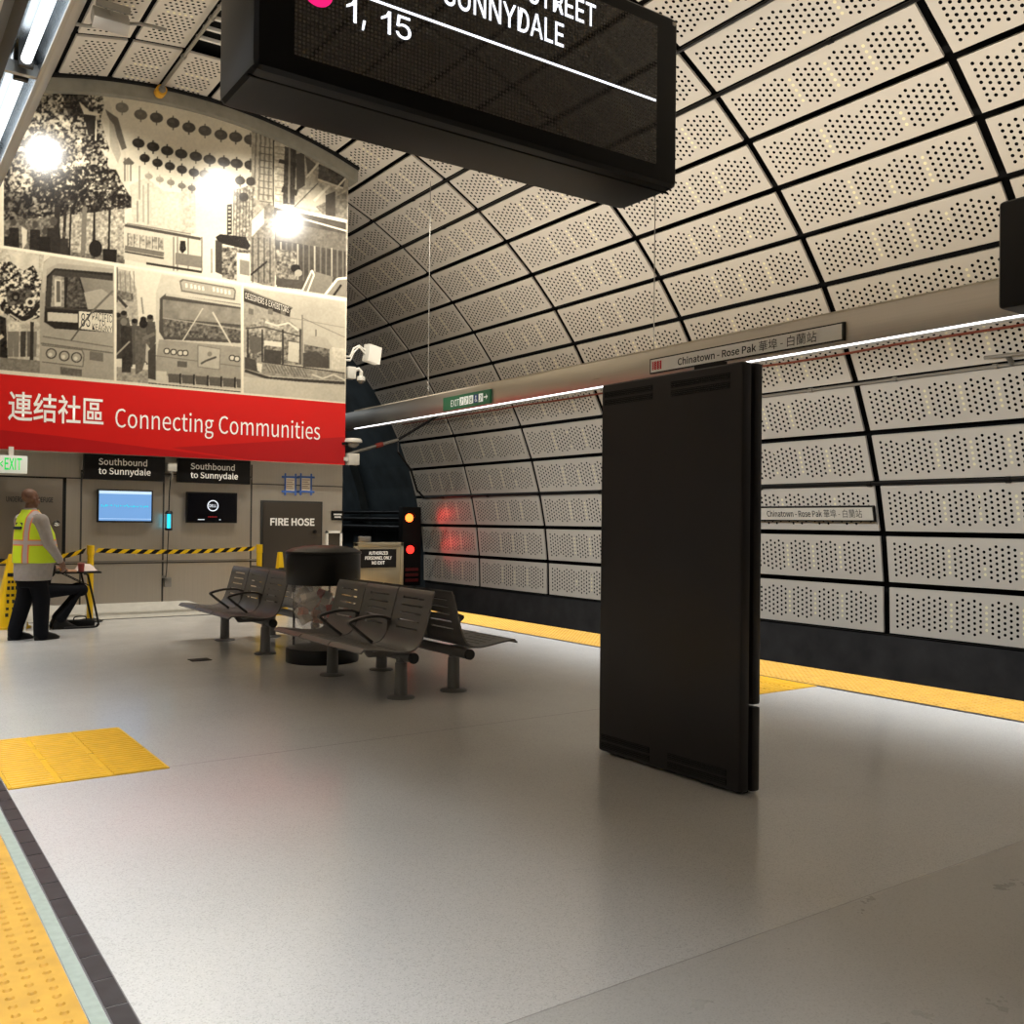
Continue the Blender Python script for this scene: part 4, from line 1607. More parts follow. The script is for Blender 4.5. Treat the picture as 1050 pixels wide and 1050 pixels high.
mb.bb((LX1 - .03, -3, LZ), (LX1, 14.2, LZ + .125))
mb.bb((LX1 - .042, -3, LZ), (LX1 - .026, 14.2, LZ + .012))
mb.build('side_rail', M_ALU, o, bevel=.003)
mb = MB(o.location)
mb.hexa([(LX0 + .038, -3, LZ + .03), (LX0 + .07, -3, LZ + .1), (LX0 + .07, 14.2, LZ + .1), (LX0 + .038, 14.2, LZ + .03),
         (LX0 + .036, -3, LZ + .035), (LX0 + .066, -3, LZ + .105), (LX0 + .066, 14.2, LZ + .105), (LX0 + .036, 14.2, LZ + .035)])
mb.hexa([(LX1 - .03, -3, LZ + .02), (LX1 - .06, -3, LZ + .1), (LX1 - .06, 14.2, LZ + .1), (LX1 - .03, 14.2, LZ + .02),
         (LX1 - .028, -3, LZ + .025), (LX1 - .056, -3, LZ + .105), (LX1 - .056, 14.2, LZ + .105), (LX1 - .028, 14.2, LZ + .025)])
mb.bb((LX0 + .06, -3, LZ + .1), (LX1 - .05, 14.2, LZ + .119))
mb.build('reflector', M_REFL, o)
ys = [-2.35 + 1.26 * i for i in range(14)]
off = 3.93 - min(ys, key=lambda t: abs(t - 3.93))
for y in ys:
    y += off
    if y < 14.1:
        mb = MB(o.location)
        mb.bb((LX0 + .03, y - .012, LZ + .005), (LX1 - .03, y + .012, LZ + .05))
        mb.build('cross_bar', M_ALU, o)
    if y + 1.2 < 14.2:
        mb = MB(o.location)
        mb.cyl((LX0 + .10, y + .07, LZ + .035), (LX0 + .10, y + 1.19, LZ + .035), .019, 12)
        tb = mb.build('tube', M_TUBE, o, smooth=40)
        for q in (y + .05, y + 1.18):
            mb = MB(o.location)
            mb.bb((LX0 + .075, q, LZ + .01), (LX0 + .125, q + .025, LZ + .1))
            mb.build('tube_socket', M_DGREY, tb)
for y in (1.0, 6.0, 11.0):
    mb = MB(o.location)
    mb.cyl((.5, y, LZ + .32), (.5, y, VZ + math.sqrt((VR + .05) ** 2 - (.5 - VX) ** 2)), .006, 6)
    mb.build('hanger_wire', M_PIPE, o)

# station name sign on the beam
SX = BX0 - .02
o = thing('station_sign', 'white Chinatown Rose Pak name sign fixed on the overhead steel beam', 'sign', (SX, 6.77, 3.16))
k_ = 7.51 / 7.2
y1, y0 = 7.716 * k_, 5.231 * k_
z0, z1 = EYE + (3.085 - EYE) * k_, EYE + (3.250 - EYE) * k_
mb = MB(o.location)
mb.bb((SX - .01, y0, z0), (BX0 - .001, y1, z1))
mb.build('frame', M_BLACK, o)
mb = MB(o.location)
mb.bb((SX - .014, y0 + .02, z0 + .014), (SX, y1 - .02, z1 - .014))
mb.build('panel', M_GREYP, o)
hh = z1 - z0
L_ = y1 - y0
bx = (SX - .0155, y1 - .055 * L_, 0)


def zig(mb, x, y, z, w, h):
    """square badge crossed by pale wavy vertical bands, drawn on a face looking towards -x"""
    mb.mi = 0
    mb.bb((x - .002, y - w, z), (x, y, z + h))
    mb.mi = 1
    for k in range(3):
        yy = y - w * (.2 + .3 * k)
        pts = []
        for i in range(9):
            pts.append((x - .003, yy + w * .06 * (1 if i % 2 else -1), z + h * i / 8))
        mb.tube(pts, .0045, 4)


mb = MB(o.location)
zig(mb, SX - .014, y1 - .045, z0 + hh * .22, .15, hh * .56)
mb.build('badge', [M_TXTRED, M_GREYP], o)
lettering('Chinatown - Rose Pak', (SX - .0145, y1 - L_ * .175, z0 + hh * .24), (0, -1, 0), (0, 0, 1), L_ * .71 * .603, hh * .48, M_TXTK, o, o.location, humanist=True, bold=.008)
lettering('華埠 - 白蘭站', (SX - .0145, y1 - L_ * (.175 + .71 * .621), z0 + hh * .18), (0, -1, 0), (0, 0, 1), L_ * .71 * .379, hh * .62, M_TXTK, o, o.location, humanist=True)
# green exit direction sign
y1, y0 = 12.15 * k_, 10.894 * k_
z0, z1 = EYE + (3.075 - EYE) * k_, EYE + (3.268 - EYE) * k_
o = thing('exit_direction_sign', 'green EXIT sign with white pictograms on the overhead steel beam', 'sign', (SX, (y0 + y1) / 2, z0))
mb = MB(o.location)
mb.bb((SX - .01, y0, z0), (BX0 - .001, y1, z1))
mb.build('panel', mat('sign_green', (.012, .10, .045), .4, emit=(.01, .09, .04), es=.3), o)
hh, L_ = z1 - z0, y1 - y0
M_SW = mat('sign_white_lit', (.75, .78, .74), .4, emit=(.7, .75, .7), es=.35)
lettering('EXIT', (SX - .0105, y1 - L_ * .18, z0 + hh * .22), (0, -1, 0), (0, 0, 1), L_ * .18, hh * .48, M_SW, o, o.location)
for k in range(5):
    ya = y1 - L_ * (.375 + .10 * k)
    mb = MB(o.location)
    mb.mi = 1 if k == 3 else 0
    mb.bb((SX - .013, ya - L_ * .085, z0 + hh * .2), (SX - .0095, ya, z0 + hh * .8))
    mb.mi = 0 if k == 3 else 2
    yc = ya - L_ * .042
    if k == 3:
        mb.ball((SX - .013, yc, z0 + hh * .66), (.002, .014, .014), 8, 6)
        mb.tube([(SX - .013, yc, z0 + hh * .6), (SX - .013, yc, z0 + hh * .42), (SX - .013, yc - .02, z0 + hh * .40), (SX - .013, yc - .03, z0 + hh * .28)], .005, 5)
        mb.tube([(SX - .013, yc + .02, z0 + hh * .45), (SX - .013, yc + .016, z0 + hh * .30), (SX - .013, yc - .01, z0 + hh * .28)], .004, 5)
    elif k == 2:
        mb.tube([(SX - .013, yc + .025, z0 + hh * .3), (SX - .013, yc + .025, z0 + hh * .68), (SX - .013, yc - .025, z0 + hh * .68), (SX - .013, yc - .025, z0 + hh * .3), (SX - .013, yc + .025, z0 + hh * .3)], .005, 5)
        mb.ball((SX - .013, yc, z0 + hh * .5), (.002, .013, .018), 8, 6)
    else:
        mb.tube([(SX - .013, yc + .035, z0 + hh * .3), (SX - .013, yc + .012, z0 + hh * .3), (SX - .013, yc - .012, z0 + hh * .6), (SX - .013, yc - .035, z0 + hh * .6)], .006, 5)
        mb.ball((SX - .013, yc + .006, z0 + hh * .66), (.002, .011, .011), 8, 6)
    mb.build('pictogram', [M_SW, mat('sign_blue', (.01, .05, .2), .4), mat('sign_green', (.012, .10, .045), .4)], o)
mb = MB(o.location)
ya, zc = y1 - L_ * .90, z0 + hh * .5
mb.bb((SX - .013, ya - .05, zc - .008), (SX - .0095, ya + .03, zc + .008))
mb.poly([(SX - .013, ya - .075, zc), (SX - .013, ya - .025, zc + .045), (SX - .013, ya - .038, zc)])
mb.poly([(SX - .013, ya - .075, zc), (SX - .013, ya - .038, zc), (SX - .013, ya - .025, zc - .045)])
mb.build('arrow', M_SW, o)

# station name on the track wall
ang = 11.65
o = thing('wall_name_sign', 'small white Chinatown Rose Pak name plate on the perforated track wall behind the kiosk', 'sign', vault(ang, 8.9, 7.6))
nn = Vector((-math.cos(math.radians(ang)), 0, -math.sin(math.radians(ang))))
up = Vector((-math.sin(math.radians(ang)), 0, math.cos(math.radians(ang))))
R_ = Matrix([nn, Vector((0, 1, 0)), up]).transposed()
c = vault(ang, 8.9, 7.60)
mb = MB(o.location)
mb.box(c, (.03, 2.1, .225), R_)
mb.build('frame', M_BLACK, o)
mb = MB(o.location)
mb.box(c + nn * .0165, (.004, 2.05, .178), R_)
mb.build('panel', mat('wall_sign_plate', (.62, .58, .50), .4), o)
p0 = c + nn * .019 + Vector((0, .80, 0)) - up * .055
lettering('Chinatown - Rose Pak', p0 + up * .01, (0, -1, 0), up, 1.66 * .603, .10, M_TXTK, o, o.location, humanist=True, bold=.006)
lettering('華埠 - 白蘭站', p0 - Vector((0, 1.66 * .621, 0)), (0, -1, 0), up, 1.66 * .379, .12, M_TXTK, o, o.location, humanist=True)
mb = MB(o.location)
for dy in (-.9, .9):
    mb.box(c - nn * .03 + Vector((0, dy, 0)), (.05, .05, .1), R_)
mb.build('bracket', M_BLACKM, o)


# ------------------------------------------------------------------ hanging display signs
def display(x0, x1, y0, y1, z0, z1, label, text):
    o = thing('train_display', label, 'display', ((x0 + x1) / 2, (y0 + y1) / 2, z0))
    mb = MB(o.location)
    mb.bb((x0, y0, z0), (x1, y1, z1))
    case = mb.build('case', M_BLACK, o, bevel=.03, seg=3)
    mb = MB(o.location)
    mb.bb((x0 + .0, y0 + .055, z0 - .002), (x1, y0 + .062, z0 + .004))
    mb.build('case_seam', M_BLACKM, o)
    sx0, sx1, sz0, sz1 = x0 + .115, x1 - .115, z0 + .066, z1 - .06
    mb = MB(o.location)
    mb.bb((sx0, y0 - .003, sz0), (sx1, y0 + .02, sz1))
    m = bpy.data.materials.get('led_screen')
    if m is None:
        m = mat('led_screen', (.02, .018, .017), .04, coat=1.0)
        g = NG(m)
        nt = m.node_tree
        tc = g.node('ShaderNodeTexCoord')
        sp = g.node('ShaderNodeSeparateXYZ')
        nt.links.new(tc.outputs['Object'], sp.inputs[0])
        wx = g.m('FLOORED_MODULO', sp.outputs[0], .0125)
        wz = g.m('FLOORED_MODULO', sp.outputs[2], .0125)
        d = g.m('SQRT', g.m('ADD', g.m('POWER', g.m('SUBTRACT', wx, .00625), 2.0), g.m('POWER', g.m('SUBTRACT', wz, .00625), 2.0)))
        dot = g.m('LESS_THAN', d, .0042)
        nt.links.new(g.mix(dot, (.030, .027, .024), (.10, .09, .08)), nt.nodes['Principled BSDF'].inputs['Base Color'])
    scr = mb.build('screen', m, o)
    mb = MB(o.location)
    mb.box((x1 - .03, y0 - .001, z1 - .03), (.012, .004, .012))
    mb.build('indicator', M_WHITE, o)
    for x in (x0 + .35, x1 - .35):
        mb = MB(o.location)
        yc = (y0 + y1) / 2
        mb.cyl((x, yc, z1 - .01), (x, yc, VZ + math.sqrt((VR + .05) ** 2 - (x - VX) ** 2)), .03, 12)
        mb.build('hanger_pole', M_BLACK, o, smooth=40)
    mb = MB(o.location)
    mb.bb((x0 + .2, y0 + .06, z1 - .01), (x1 - .2, y1 - .06, z1 + .05))
    mb.build('top_mount', M_BLACK, o, bevel=.01)
    if text:
        Y = y0 - .0032
        mb = MB(o.location)
        mb.bb((sx0 + .01, Y - .001, sz0 + .230), (sx1 - .005, Y, sz0 + .2375))
        mb.build('led_rule', M_LED, scr)
        bz = o.location
        lettering('STREET', (1.825, Y, 3.176), (1, 0, 0), (0, 0, 1), .29, .082, M_LED, scr, bz, bold=.005)
        lettering('SUNNYDALE', (1.50, Y, 3.066), (1, 0, 0), (0, 0, 1), .475, .082, M_LED, scr, bz, bold=.005)
        lettering(',', (1.222, Y, 2.898), (1, 0, 0), (0, 0, 1), .013, .030, M_LED, scr, bz)
        lettering('5', (1.335, Y, 2.912), (1, 0, 0), (0, 0, 1), .052, .070, M_LED, scr, bz)
        for xd in (1.172, 1.285):
            mb = MB(bz)
            mb.poly([(xd, Y - .001, 2.958), (xd + .016, Y - .001, 2.968), (xd + .024, Y - .001, 2.982), (xd + .033, Y - .001, 2.982), (xd + .033, Y - .001, 2.912),
                     (xd + .023, Y - .001, 2.912), (xd + .023, Y - .001, 2.963), (xd, Y - .001, 2.950)])
            mb.build('lettering', M_LED, scr)
        cx, cz = 1.082, 2.972
        mb = MB(o.location)
        ring = [(cx + .049 * math.cos(2 * PI * k / 32), Y - .0005, cz + .049 * math.sin(2 * PI * k / 32)) for k in range(32)]
        mb.poly(ring)
        mb.build('route_badge', M_LEDPINK, scr)
        lettering('T', (cx - .022, Y - .001, cz - .028), (1, 0, 0), (0, 0, 1), .044, .056, M_LED, scr, bz, bold=.006, humanist=True)
    return o


display(.90, 2.525, 2.565, 2.88, 2.70, 3.34, 'big black hanging display with white train times, overhead in front of the mural', True)
display(5.59, 7.20, 2.74, 3.0, 2.745, 3.385, 'black hanging display cut by the edge of the view beside the far lighting beam', False)

# ------------------------------------------------------------------ black kiosk
KX, KY0, KY1, KH = 3.91, 3.47, 4.64, 2.325
o = thing('map_kiosk', 'tall flat black kiosk standing alone on the pale platform floor', 'kiosk', (KX + .08, (KY0 + KY1) / 2, 0))
mb = MB(o.location)
mb.bb((KX, KY0, .012), (KX + .075, KY1, KH))
mb.build('front_panel', M_KIOSK, o, bevel=.022, seg=3)
mb = MB(o.location)
mb.bb((KX + .07, KY0 + .03, 0), (KX + .10, KY1 - .03, KH - .02))
mb.build('core', M_BLACKM, o)
mb = MB(o.location)
mb.bb((KX + .095, KY0, .475), (KX + .158, KY1, KH))
mb.build('back_panel', M_KIOSK, o, bevel=.015, seg=2)
mb = MB(o.location)
mb.bb((KX + .095, KY0, .008), (KX + .158, KY1, .465))
mb.build('lower_back_panel', M_KIOSK, o, bevel=.015, seg=2)
for ya, yb in ((4.605, 4.17), (4.015, 3.565)):
    for z in (2.255, 2.205, .105, .055):
        mb = MB(o.location)
        mb.bb((KX - .003, yb, z - .017), (KX + .02, ya, z + .017))
        vt = mb.build('vent_slot', M_BLACKM, o)
        mb = MB(o.location)
        for k in range(3):
            mb.bb((KX - .004, yb, z - .011 + k * .011 - .002), (KX - .002, ya, z - .011 + k * .011 + .002))
        mb.build('louvre', M_BLACK, vt)
mb = MB(o.location)
mb.bb((KX + .03, 3.64, KH - .01), (KX + .06, 3.86, KH + .022))
mb.build('top_bracket', M_BLACK, o)

# ------------------------------------------------------------------ signal in the tunnel mouth
sx, sz0 = at_y(412, 601, 20.2)
sx1, sz1 = at_y(432, 520, 20.2)
o = thing('track_signal', 'black track signal showing two red lamps at the tunnel mouth', 'signal', ((sx + sx1) / 2, 20.2, -.95))
cx = (sx + sx1) / 2
SIGX = cx
mb = MB(o.location)
mb.bb((sx, 20.2, sz0), (sx1, 20.42, sz1))
mb.build('housing', M_BLACK, o, bevel=.02)
mb = MB(o.location)
mb.cyl((cx, 20.36, -.95), (cx, 20.36, sz0 + .1), .06, 12)
mb.build('mast', M_BLACK, o)
for (px, py, col, es) in ((420, 531, (1, .13, .02), 5), (421, 563.5, (1, .03, .02), 2.5)):
    x, z = at_y(px, py, 20.17)
    mb = MB(o.location)
    mb.cyl((x, 20.17, z), (x, 20.21, z), .10, 20)
    mb.build('red_lamp', mat('signal_red_%d' % py, (.5, .0, .0), .3, emit=col, es=es), o, smooth=40)
    mb = MB(o.location)
    n = 14
    A = [(x + .14 * math.cos(PI * k / n), 20.21, z + .14 * math.sin(PI * k / n)) for k in range(n + 1)]
    Bq = [(x + .14 * math.cos(PI * k / n), 20.13, z + .14 * math.sin(PI * k / n)) for k in range(n + 1)]
    for k in range(n):
        mb.poly([A[k], A[k + 1], Bq[k + 1], Bq[k]])
    mb.build('hood', M_BLACK, o)
for k in range(3):
    z = sz0 + .1 + .13 * k
    mb = MB(o.location)
    mb.bb((sx + .08, 20.17, z), (sx1 - .08, 20.21, z + .07))
    mb.build('route_plate', mat('dim_red_glass', (.12, .01, .01), .3), o)

# ------------------------------------------------------------------ pipes and cables on the vault
def pipe_along(name, deg, r, y0, y1, rad, m, label, cat='pipe', clips=1.6, wob=0.0):
    mb = MB()
    n = max(2, int((y1 - y0) / .8))
    rr = random.Random(deg)
    mb.tube([vault(deg + rr.uniform(-wob, wob), y0 + (y1 - y0) * i / n, r) for i in range(n + 1)], rad, 8)
    o = thing(name, label, cat, vault(deg, (y0 + y1) / 2, r))
    for v in mb.bm.verts:
        v.co -= o.location
    mb.build('run', m, o, smooth=40)
    y = y0 + .4
    while y < y1 and clips:
        mb = MB(o.location)
        mb.tube([vault(deg, y - .03, r), vault(deg, y + .03, r)], rad * 1.5, 8)
        mb.build('coupling', m, o)
        y += clips
    return o


pipe_along('conduit', 14.72, 7.64, -2, 20.3, .028, M_BLACK, 'black conduit with couplings along the joint just above the wall name plate', clips=1.9)
pipe_along('conduit', 56.64, 7.64, -2, 20.3, .022, M_BLACK, 'thin black conduit along the vault joint high above the station name sign, lower of two', clips=2.6)
pipe_along('conduit', 61.88, 7.64, -2, 20.3, .022, M_BLACK, 'thin black conduit along the vault joint high above the station name sign, upper of two', clips=2.6)
pipe_along('conduit', 25.2, 7.62, -1, 9.9, .020, M_PIPE, 'slim grey metal rail along the wall joint behind the kiosk top', clips=1.3)
pipe_along('cable', 28.6, 7.60, 3.0, 20.0, .016, M_REDPIPE, 'thin red cable running along the track wall just below the lighting beam', 'cable', clips=0, wob=.12)
pipe_along('conduit', 93.5, 7.58, 9.0, 14.05, .024, M_PIPE, 'grey ceiling conduit running to an orange fitting above the mural', clips=1.2)
# orange fitting at its end
c = vault(93.5, 14.2, 7.54)
o = thing('pipe_fitting', 'orange pipe fitting at the top edge of the mural arch', 'fitting', c)
mb = MB(c)
mb.cyl(c + Vector((0, -.1, 0)), c + Vector((0, .05, 0)), .075, 16)
mb.build('collar', mat('orange_fitting', (.75, .38, .03), .45), o, smooth=40)
mb = MB(c)
mb.cyl(c + Vector((0, -.14, 0)), c + Vector((0, -.08, 0)), .05, 12)
mb.build('nut', M_PIPE, o, smooth=40)
# flexible conduit along a rib
mb = MB()
mb.tube([vault(108.5 - i * 1.15, 12.35 - .02 * i, 7.50 + .03 * math.sin(i)) for i in range(11)], .022, 8)
tag(mb.build('flexible_conduit', M_PIPE, smooth=40), 'curved flexible conduit crossing the ceiling panels beside the ceiling floodlight', 'pipe')
# pale slats in the open bay of the ceiling
for i in range(6):
    y = 11.2 + i * .30
    mb = MB()
    mb.hexa([vault(88.6, y, 7.74), vault(92.8, y, 7.74), vault(92.8, y + .05, 7.74), vault(88.6, y + .05, 7.74),
             vault(88.6, y, 7.78), vault(92.8, y, 7.78), vault(92.8, y + .05, 7.78), vault(88.6, y + .05, 7.78)])
    mb.build('slat', M_WHITE, CEIL)['label'] = 'pale slat inside an open bay'
# bracket arms on the wall
for y, x_ in ((5.7, 0), ):
    o = thing('wall_bracket', 'grey bracket arm reaching out from the wall rail under the hanging display', 'bracket', vault(25.4, y, 7.6))
    mb = MB(o.location)
    mb.cyl(vault(25.2, y, 7.62), vault(26.3, y, 7.55), .03, 8)
    mb.build('post', M_PIPE, o)
    mb = MB(o.location)
    mb.tube([vault(26.3, y + .25, 7.53), vault(26.3, y - .9, 7.45), vault(26.4, y - 2.2, 7.3)], .022, 8)
    mb.build('arm', M_PIPE, o)
# pipes and catenary arm in the tunnel
for dg, r_ in ((9.3, .09), (11.0, .07), (12.4, .05)):
    mb = MB()
    mb.cyl(vault(dg, Y_FAR, 7.35), vault(dg, 41.9, 7.35), r_, 10)
    tag(mb.build('tunnel_pipe', M_BLACK, smooth=40), {9.3: 'thick black pipe in the dark tunnel, lowest of three', 11.0: 'middle black pipe of three in the dark tunnel',
                                                     12.4: 'thin black pipe in the dark tunnel, uppermost of three'}[dg], 'pipe')
p0, p1 = at_y(352, 467, 17.0), at_y(408, 451, 17.0)
c = Vector((p1[0], 17, p1[1]))
o = thing('catenary_arm', 'dark overhead wire arm with a red band in front of the tunnel', 'wire arm', c)
mb = MB(c)
mb.cyl((p0[0], 17, p0[1]), (p1[0], 17.0, p1[1]), .035, 10)
mb.build('arm', M_PIPE, o)
mb = MB(c)
d = Vector((p1[0] - p0[0], 0, p1[1] - p0[1])).normalized()
q = Vector((p0[0], 17, p0[1])) + d * .72
mb.cyl(q, q + d * .16, .05, 10)
mb.build('red_band', mat('insulator_red', (.22, .03, .02), .4), o)
mb = MB(c)
e = vault(31, 17.0, 7.6)
mb.cyl((p1[0], 17, p1[1]), e, .028, 8)
mb.build('strut', M_BLACK, o)
mb = MB(c)
mb.tube([c, c + Vector((-.05, -.1, -.25)), c + Vector((.25, -.1, -.6)), c + Vector((.45, 0, -1.0)), c + Vector((.62, 0, -1.15))], .022, 8)
mb.build('loose_cable', M_BLACK, o)

# ------------------------------------------------------------------ floodlights that light the mural
FLOODS = (((2.45, 12.15, 7.22), 'square grey floodlight hung from the ceiling panels left of the hanging display'),
          ((5.15, 12.3, 7.25), 'ceiling floodlight hidden above the hanging display'),
          ((6.46, 12.3, 6.84), 'small grey floodlight on the ceiling at the lower edge of the hanging display'))
for i, (p, lab) in enumerate(FLOODS):
    p = Vector(p)
    o = thing('ceiling_floodlight', lab, 'floodlight', p + Vector((0, -.2, 0)))
    w_ = .20 if i < 2 else .06
    mb = MB(o.location)
    Rm = Matrix.Rotation(-.55, 3, 'X')
    mb.box(p + Vector((0, -.20, .10)), (w_ * 2, .16, w_ * 1.0), Rm)
    mb.build('housing', M_ALU, o, bevel=.012)
    mb = MB(o.location)
    top = VZ + math.sqrt((VR + .05) ** 2 - (p.x - VX) ** 2)
    mb.cyl(p + Vector((0, -.25, .1)), (p.x, p.y - .25, top), .02, 8)
    mb.build('stem', M_ALU, o)
    mb = MB(o.location)
    mb.bb((p.x - w_ * .95, p.y - .36, p.z + .17), (p.x + w_ * .95, p.y - .33, p.z + .25))
    mb.build('cooling_fin', M_PIPE, o)


# ------------------------------------------------------------------ benches
def smooth_curve(pts, n=6):
    P = [Vector(p) for p in pts]
    out = []
    for i in range(len(P) - 1):
        a, b, c, d = P[max(i - 1, 0)], P[i], P[i + 1], P[min(i + 2, len(P) - 1)]
        for k in range(n):
            t = k / n
            out.append(.5 * ((2 * b) + (c - a) * t + (2 * a - 5 * b + 4 * c - d) * t * t + (3 * b - a - 3 * c + d) * t ** 3))
    out.append(P[-1])
    return out


PROFILE = smooth_curve([(-.465, 0, .413), (-.45, 0, .432), (-.42, 0, .437), (-.30, 0, .425), (-.14, 0, .40), (-.05, 0, .398), (.02, 0, .418), (.07, 0, .475), (.105, 0, .56),
                        (.145, 0, .70), (.18, 0, .84), (.195, 0, .868)], 6)


def seat_shell(y0, w):
    """pressed steel seat with slots through the seat and the back"""
    bm = bmesh.new()
    S = [0.0]
    for a, b in zip(PROFILE[:-1], PROFILE[1:]):
        S.append(S[-1] + (b - a).length)
    tot = S[-1]

    def at(s):
        for i in range(len(S) - 1):
            if s <= S[i + 1] + 1e-9:
                t = (s - S[i]) / max(S[i + 1] - S[i], 1e-9)
                return PROFILE[i].lerp(PROFILE[i + 1], t)
        return PROFILE[-1]
    slots = []
    for k in range(6):
        c = .075 + k * .062
        slots.append((c - .006, c + .006))
    for k in range(5):
        c = tot - .075 - k * .064
        slots.append((c - .0065, c + .0065))
    slots.sort()
    cuts = sorted(set([0, tot] + [round(v, 5) for s in slots for v in s] + [round(tot * i / 26, 5) for i in range(27)]))
    # drop cut lines that fall just beside a slot edge
    cols = [0, .02, w * .2, w * .8, w - .02, w]
    rows = []
    for s in cuts:
        p = at(s)
        dip = 0
        rows.append([bm.verts.new((p.x, y0 + y, p.z)) for y in cols])
    for i in range(len(cuts) - 1):
        mid = (cuts[i] + cuts[i + 1]) / 2
        inslot = any(a - 1e-6 < mid < b + 1e-6 for a, b in slots)
        for j in range(len(cols) - 1):
            if inslot and j == 2:
                continue
            bm.faces.new([rows[i][j], rows[i + 1][j], rows[i + 1][j + 1], rows[i][j + 1]])
    bmesh.ops.recalc_face_normals(bm, faces=bm.faces[:])
    me = bpy.data.meshes.new('seat_shell')
    bm.to_mesh(me)
    bm.free()
    return tmp_eval(me, [('SOLIDIFY', dict(thickness=.014, offset=0)), ])


SW, SPITCH = .598, .6167


def make_bench(label):
    o = thing('platform_bench', label, 'bench', (0, 0, 0), 0, 'grey steel benches down the middle of the platform')
    for k in range(3):
        me = seat_shell(k * SPITCH, SW)
        link_mesh('seat', me, M_SEAT, o, smooth=50)
    for y in (.205, 1.55):
        mb = MB()
        mb.lathe([(.115, 0), (.118, .006), (.105, .018), (.058, .024)], (0, y, 0), 28)
        pf = mb.build('post_foot', M_POST, o, smooth=40)
        mb = MB()
        mb.lathe([(.055, .02), (.05, .29), (.042, .292), (.042, .33)], (0, y, 0), 24)
        mb.build('post', M_POST, o, smooth=40)
        mb = MB()
        mb.bb((-.30, y - .02, .352), (.02, y + .02, .39))
        mb.hexa([(-.34, y - .02, .405), (-.30, y - .02, .352), (-.30, y + .02, .352), (-.34, y + .02, .405),
                 (-.30, y - .02, .412), (-.26, y - .02, .39), (-.26, y + .02, .39), (-.30, y + .02, .412)])
        mb.build('seat_arm', M_SEAT, o)
    mb = MB()
    mb.cyl((.015, .03, .342), (.015, 1.82, .342), .042, 20)
    bmr = mb.build('rail', M_SEAT, o, smooth=40)
    for y in (.024, 1.826):
        mb = MB()
        mb.cyl((.015, y - .012, .342), (.015, y + .012, .342), .044, 20)
        mb.build('rail_cap', M_RUB, bmr, smooth=40)
    for k in (1, 2):
        y = k * SPITCH - .009
        mb = MB()
        path = smooth_curve([(.10, y, .60), (.02, y, .628), (-.10, y, .632), (-.20, y, .616), (-.268, y, .597), (-.278, y, .583), (-.262, y, .568), (-.17, y, .492), (-.07, y, .415)], 5)
        n = len(path)
        A, Bq = [], []
        hw, ht = .024, .011
        rings = []
        for i, p in enumerate(path):
            t = (path[min(i + 1, n - 1)] - path[max(i - 1, 0)]).normalized()
            nn = Vector((-t.z, 0, t.x))
            rings.append([mb.v(p + Vector((0, sy * hw, 0)) + nn * sn * ht) for sy, sn in ((-1, -1), (1, -1), (1, 1), (-1, 1))])
        for i in range(n - 1):
            for q in range(4):
                mb.face([rings[i][q], rings[i][(q + 1) % 4], rings[i + 1][(q + 1) % 4], rings[i + 1][q]])
        mb.face(rings[0][::-1])
        mb.face(rings[-1])
        mb.build('armrest', mat('armrest_dark', (.05, .048, .047), .36), o, smooth=50)
        mb = MB()
        mb.bb((.07, y - .006, .45), (.12, y + .006, .60))
        mb.build('side_strap', M_SEAT, o)
    return o


bench = make_bench('grey steel bench of three seats nearest the black kiosk, facing the mural side')
bench.location = (3.728, 6.72, 0)
for (x, y, rz, lab) in ((4.266, 8.53, PI, 'three-seat grey steel bench facing the far track, back to back with the nearest bench'),
                        (3.70, 9.74, 0, 'grey steel bench of three seats just past the litter bin, facing the near track'),
                        (4.30, 11.56, PI, 'grey steel bench past the litter bin facing the far track, mostly hidden')):
    c = copy_tree(bench)
    c.location = (x, y, 0)
    c.rotation_euler.z = rz
    c['label'] = lab

# ------------------------------------------------------------------ litter bin
TX, TY = 4.02, 9.17
o = thing('litter_bin', 'round litter bin with a black lid and clear sides holding a bag, between the benches', 'bin', (TX, TY, 0))
mb = MB()
mb.lathe([(.365, 0), (.37, .01), (.37, .13), (.36, .145)], (0, 0, 0), 40)
mb.build('base', M_BLACK, o, smooth=40)
mb = MB()
mb.lathe([(.372, .79), (.378, .80), (.378, 1.09), (.372, 1.10)], (0, 0, 0), 40)
mb.build('collar', M_BLACK, o, smooth=40)
mb = MB()
mb.lathe([(.385, 1.10), (.39, 1.105), (.385, 1.125), (.32, 1.155), (.2, 1.178), (.08, 1.186), (.001, 1.187)], (0, 0, 0), 40)
mb.build('lid', M_BLACK, o, smooth=40)
m = mat('clear_plastic', (.9, .9, .9), .06, trans=0.0, alpha=.08, spec=.6)
mb = MB()
mb.lathe([(.355, .14), (.355, .80)], (0, 0, 0), 40, cap=False)
mb.build('clear_side', m, o, smooth=40)
for k in range(3):
    t = math.radians((5, 55, 125)[k])
    mb = MB()
    mb.cyl((.345 * math.cos(t), .345 * math.sin(t), .13), (.345 * math.cos(t), .345 * math.sin(t), .8), .014, 8)
    mb.build('upright', M_BLACK, o)
rr = random.Random(3)
mb = MB()
prof = [(.10, .30), (.19, .32), (.26, .42), (.30, .55), (.31, .68), (.315, .80)]
rings = []
n = 48
for r, z in prof:
    rings.append([mb.v(((r * (1 + rr.uniform(-.10, .07))) * math.cos(2 * PI * k / n), (r * (1 + rr.uniform(-.10, .07))) * math.sin(2 * PI * k / n), z + rr.uniform(-.012, .012))) for k in range(n)])
for i in range(len(rings) - 1):
    for k in range(n):
        mb.face([rings[i][k], rings[i][(k + 1) % n], rings[i + 1][(k + 1) % n], rings[i + 1][k]])
mb.face(rings[0][::-1])
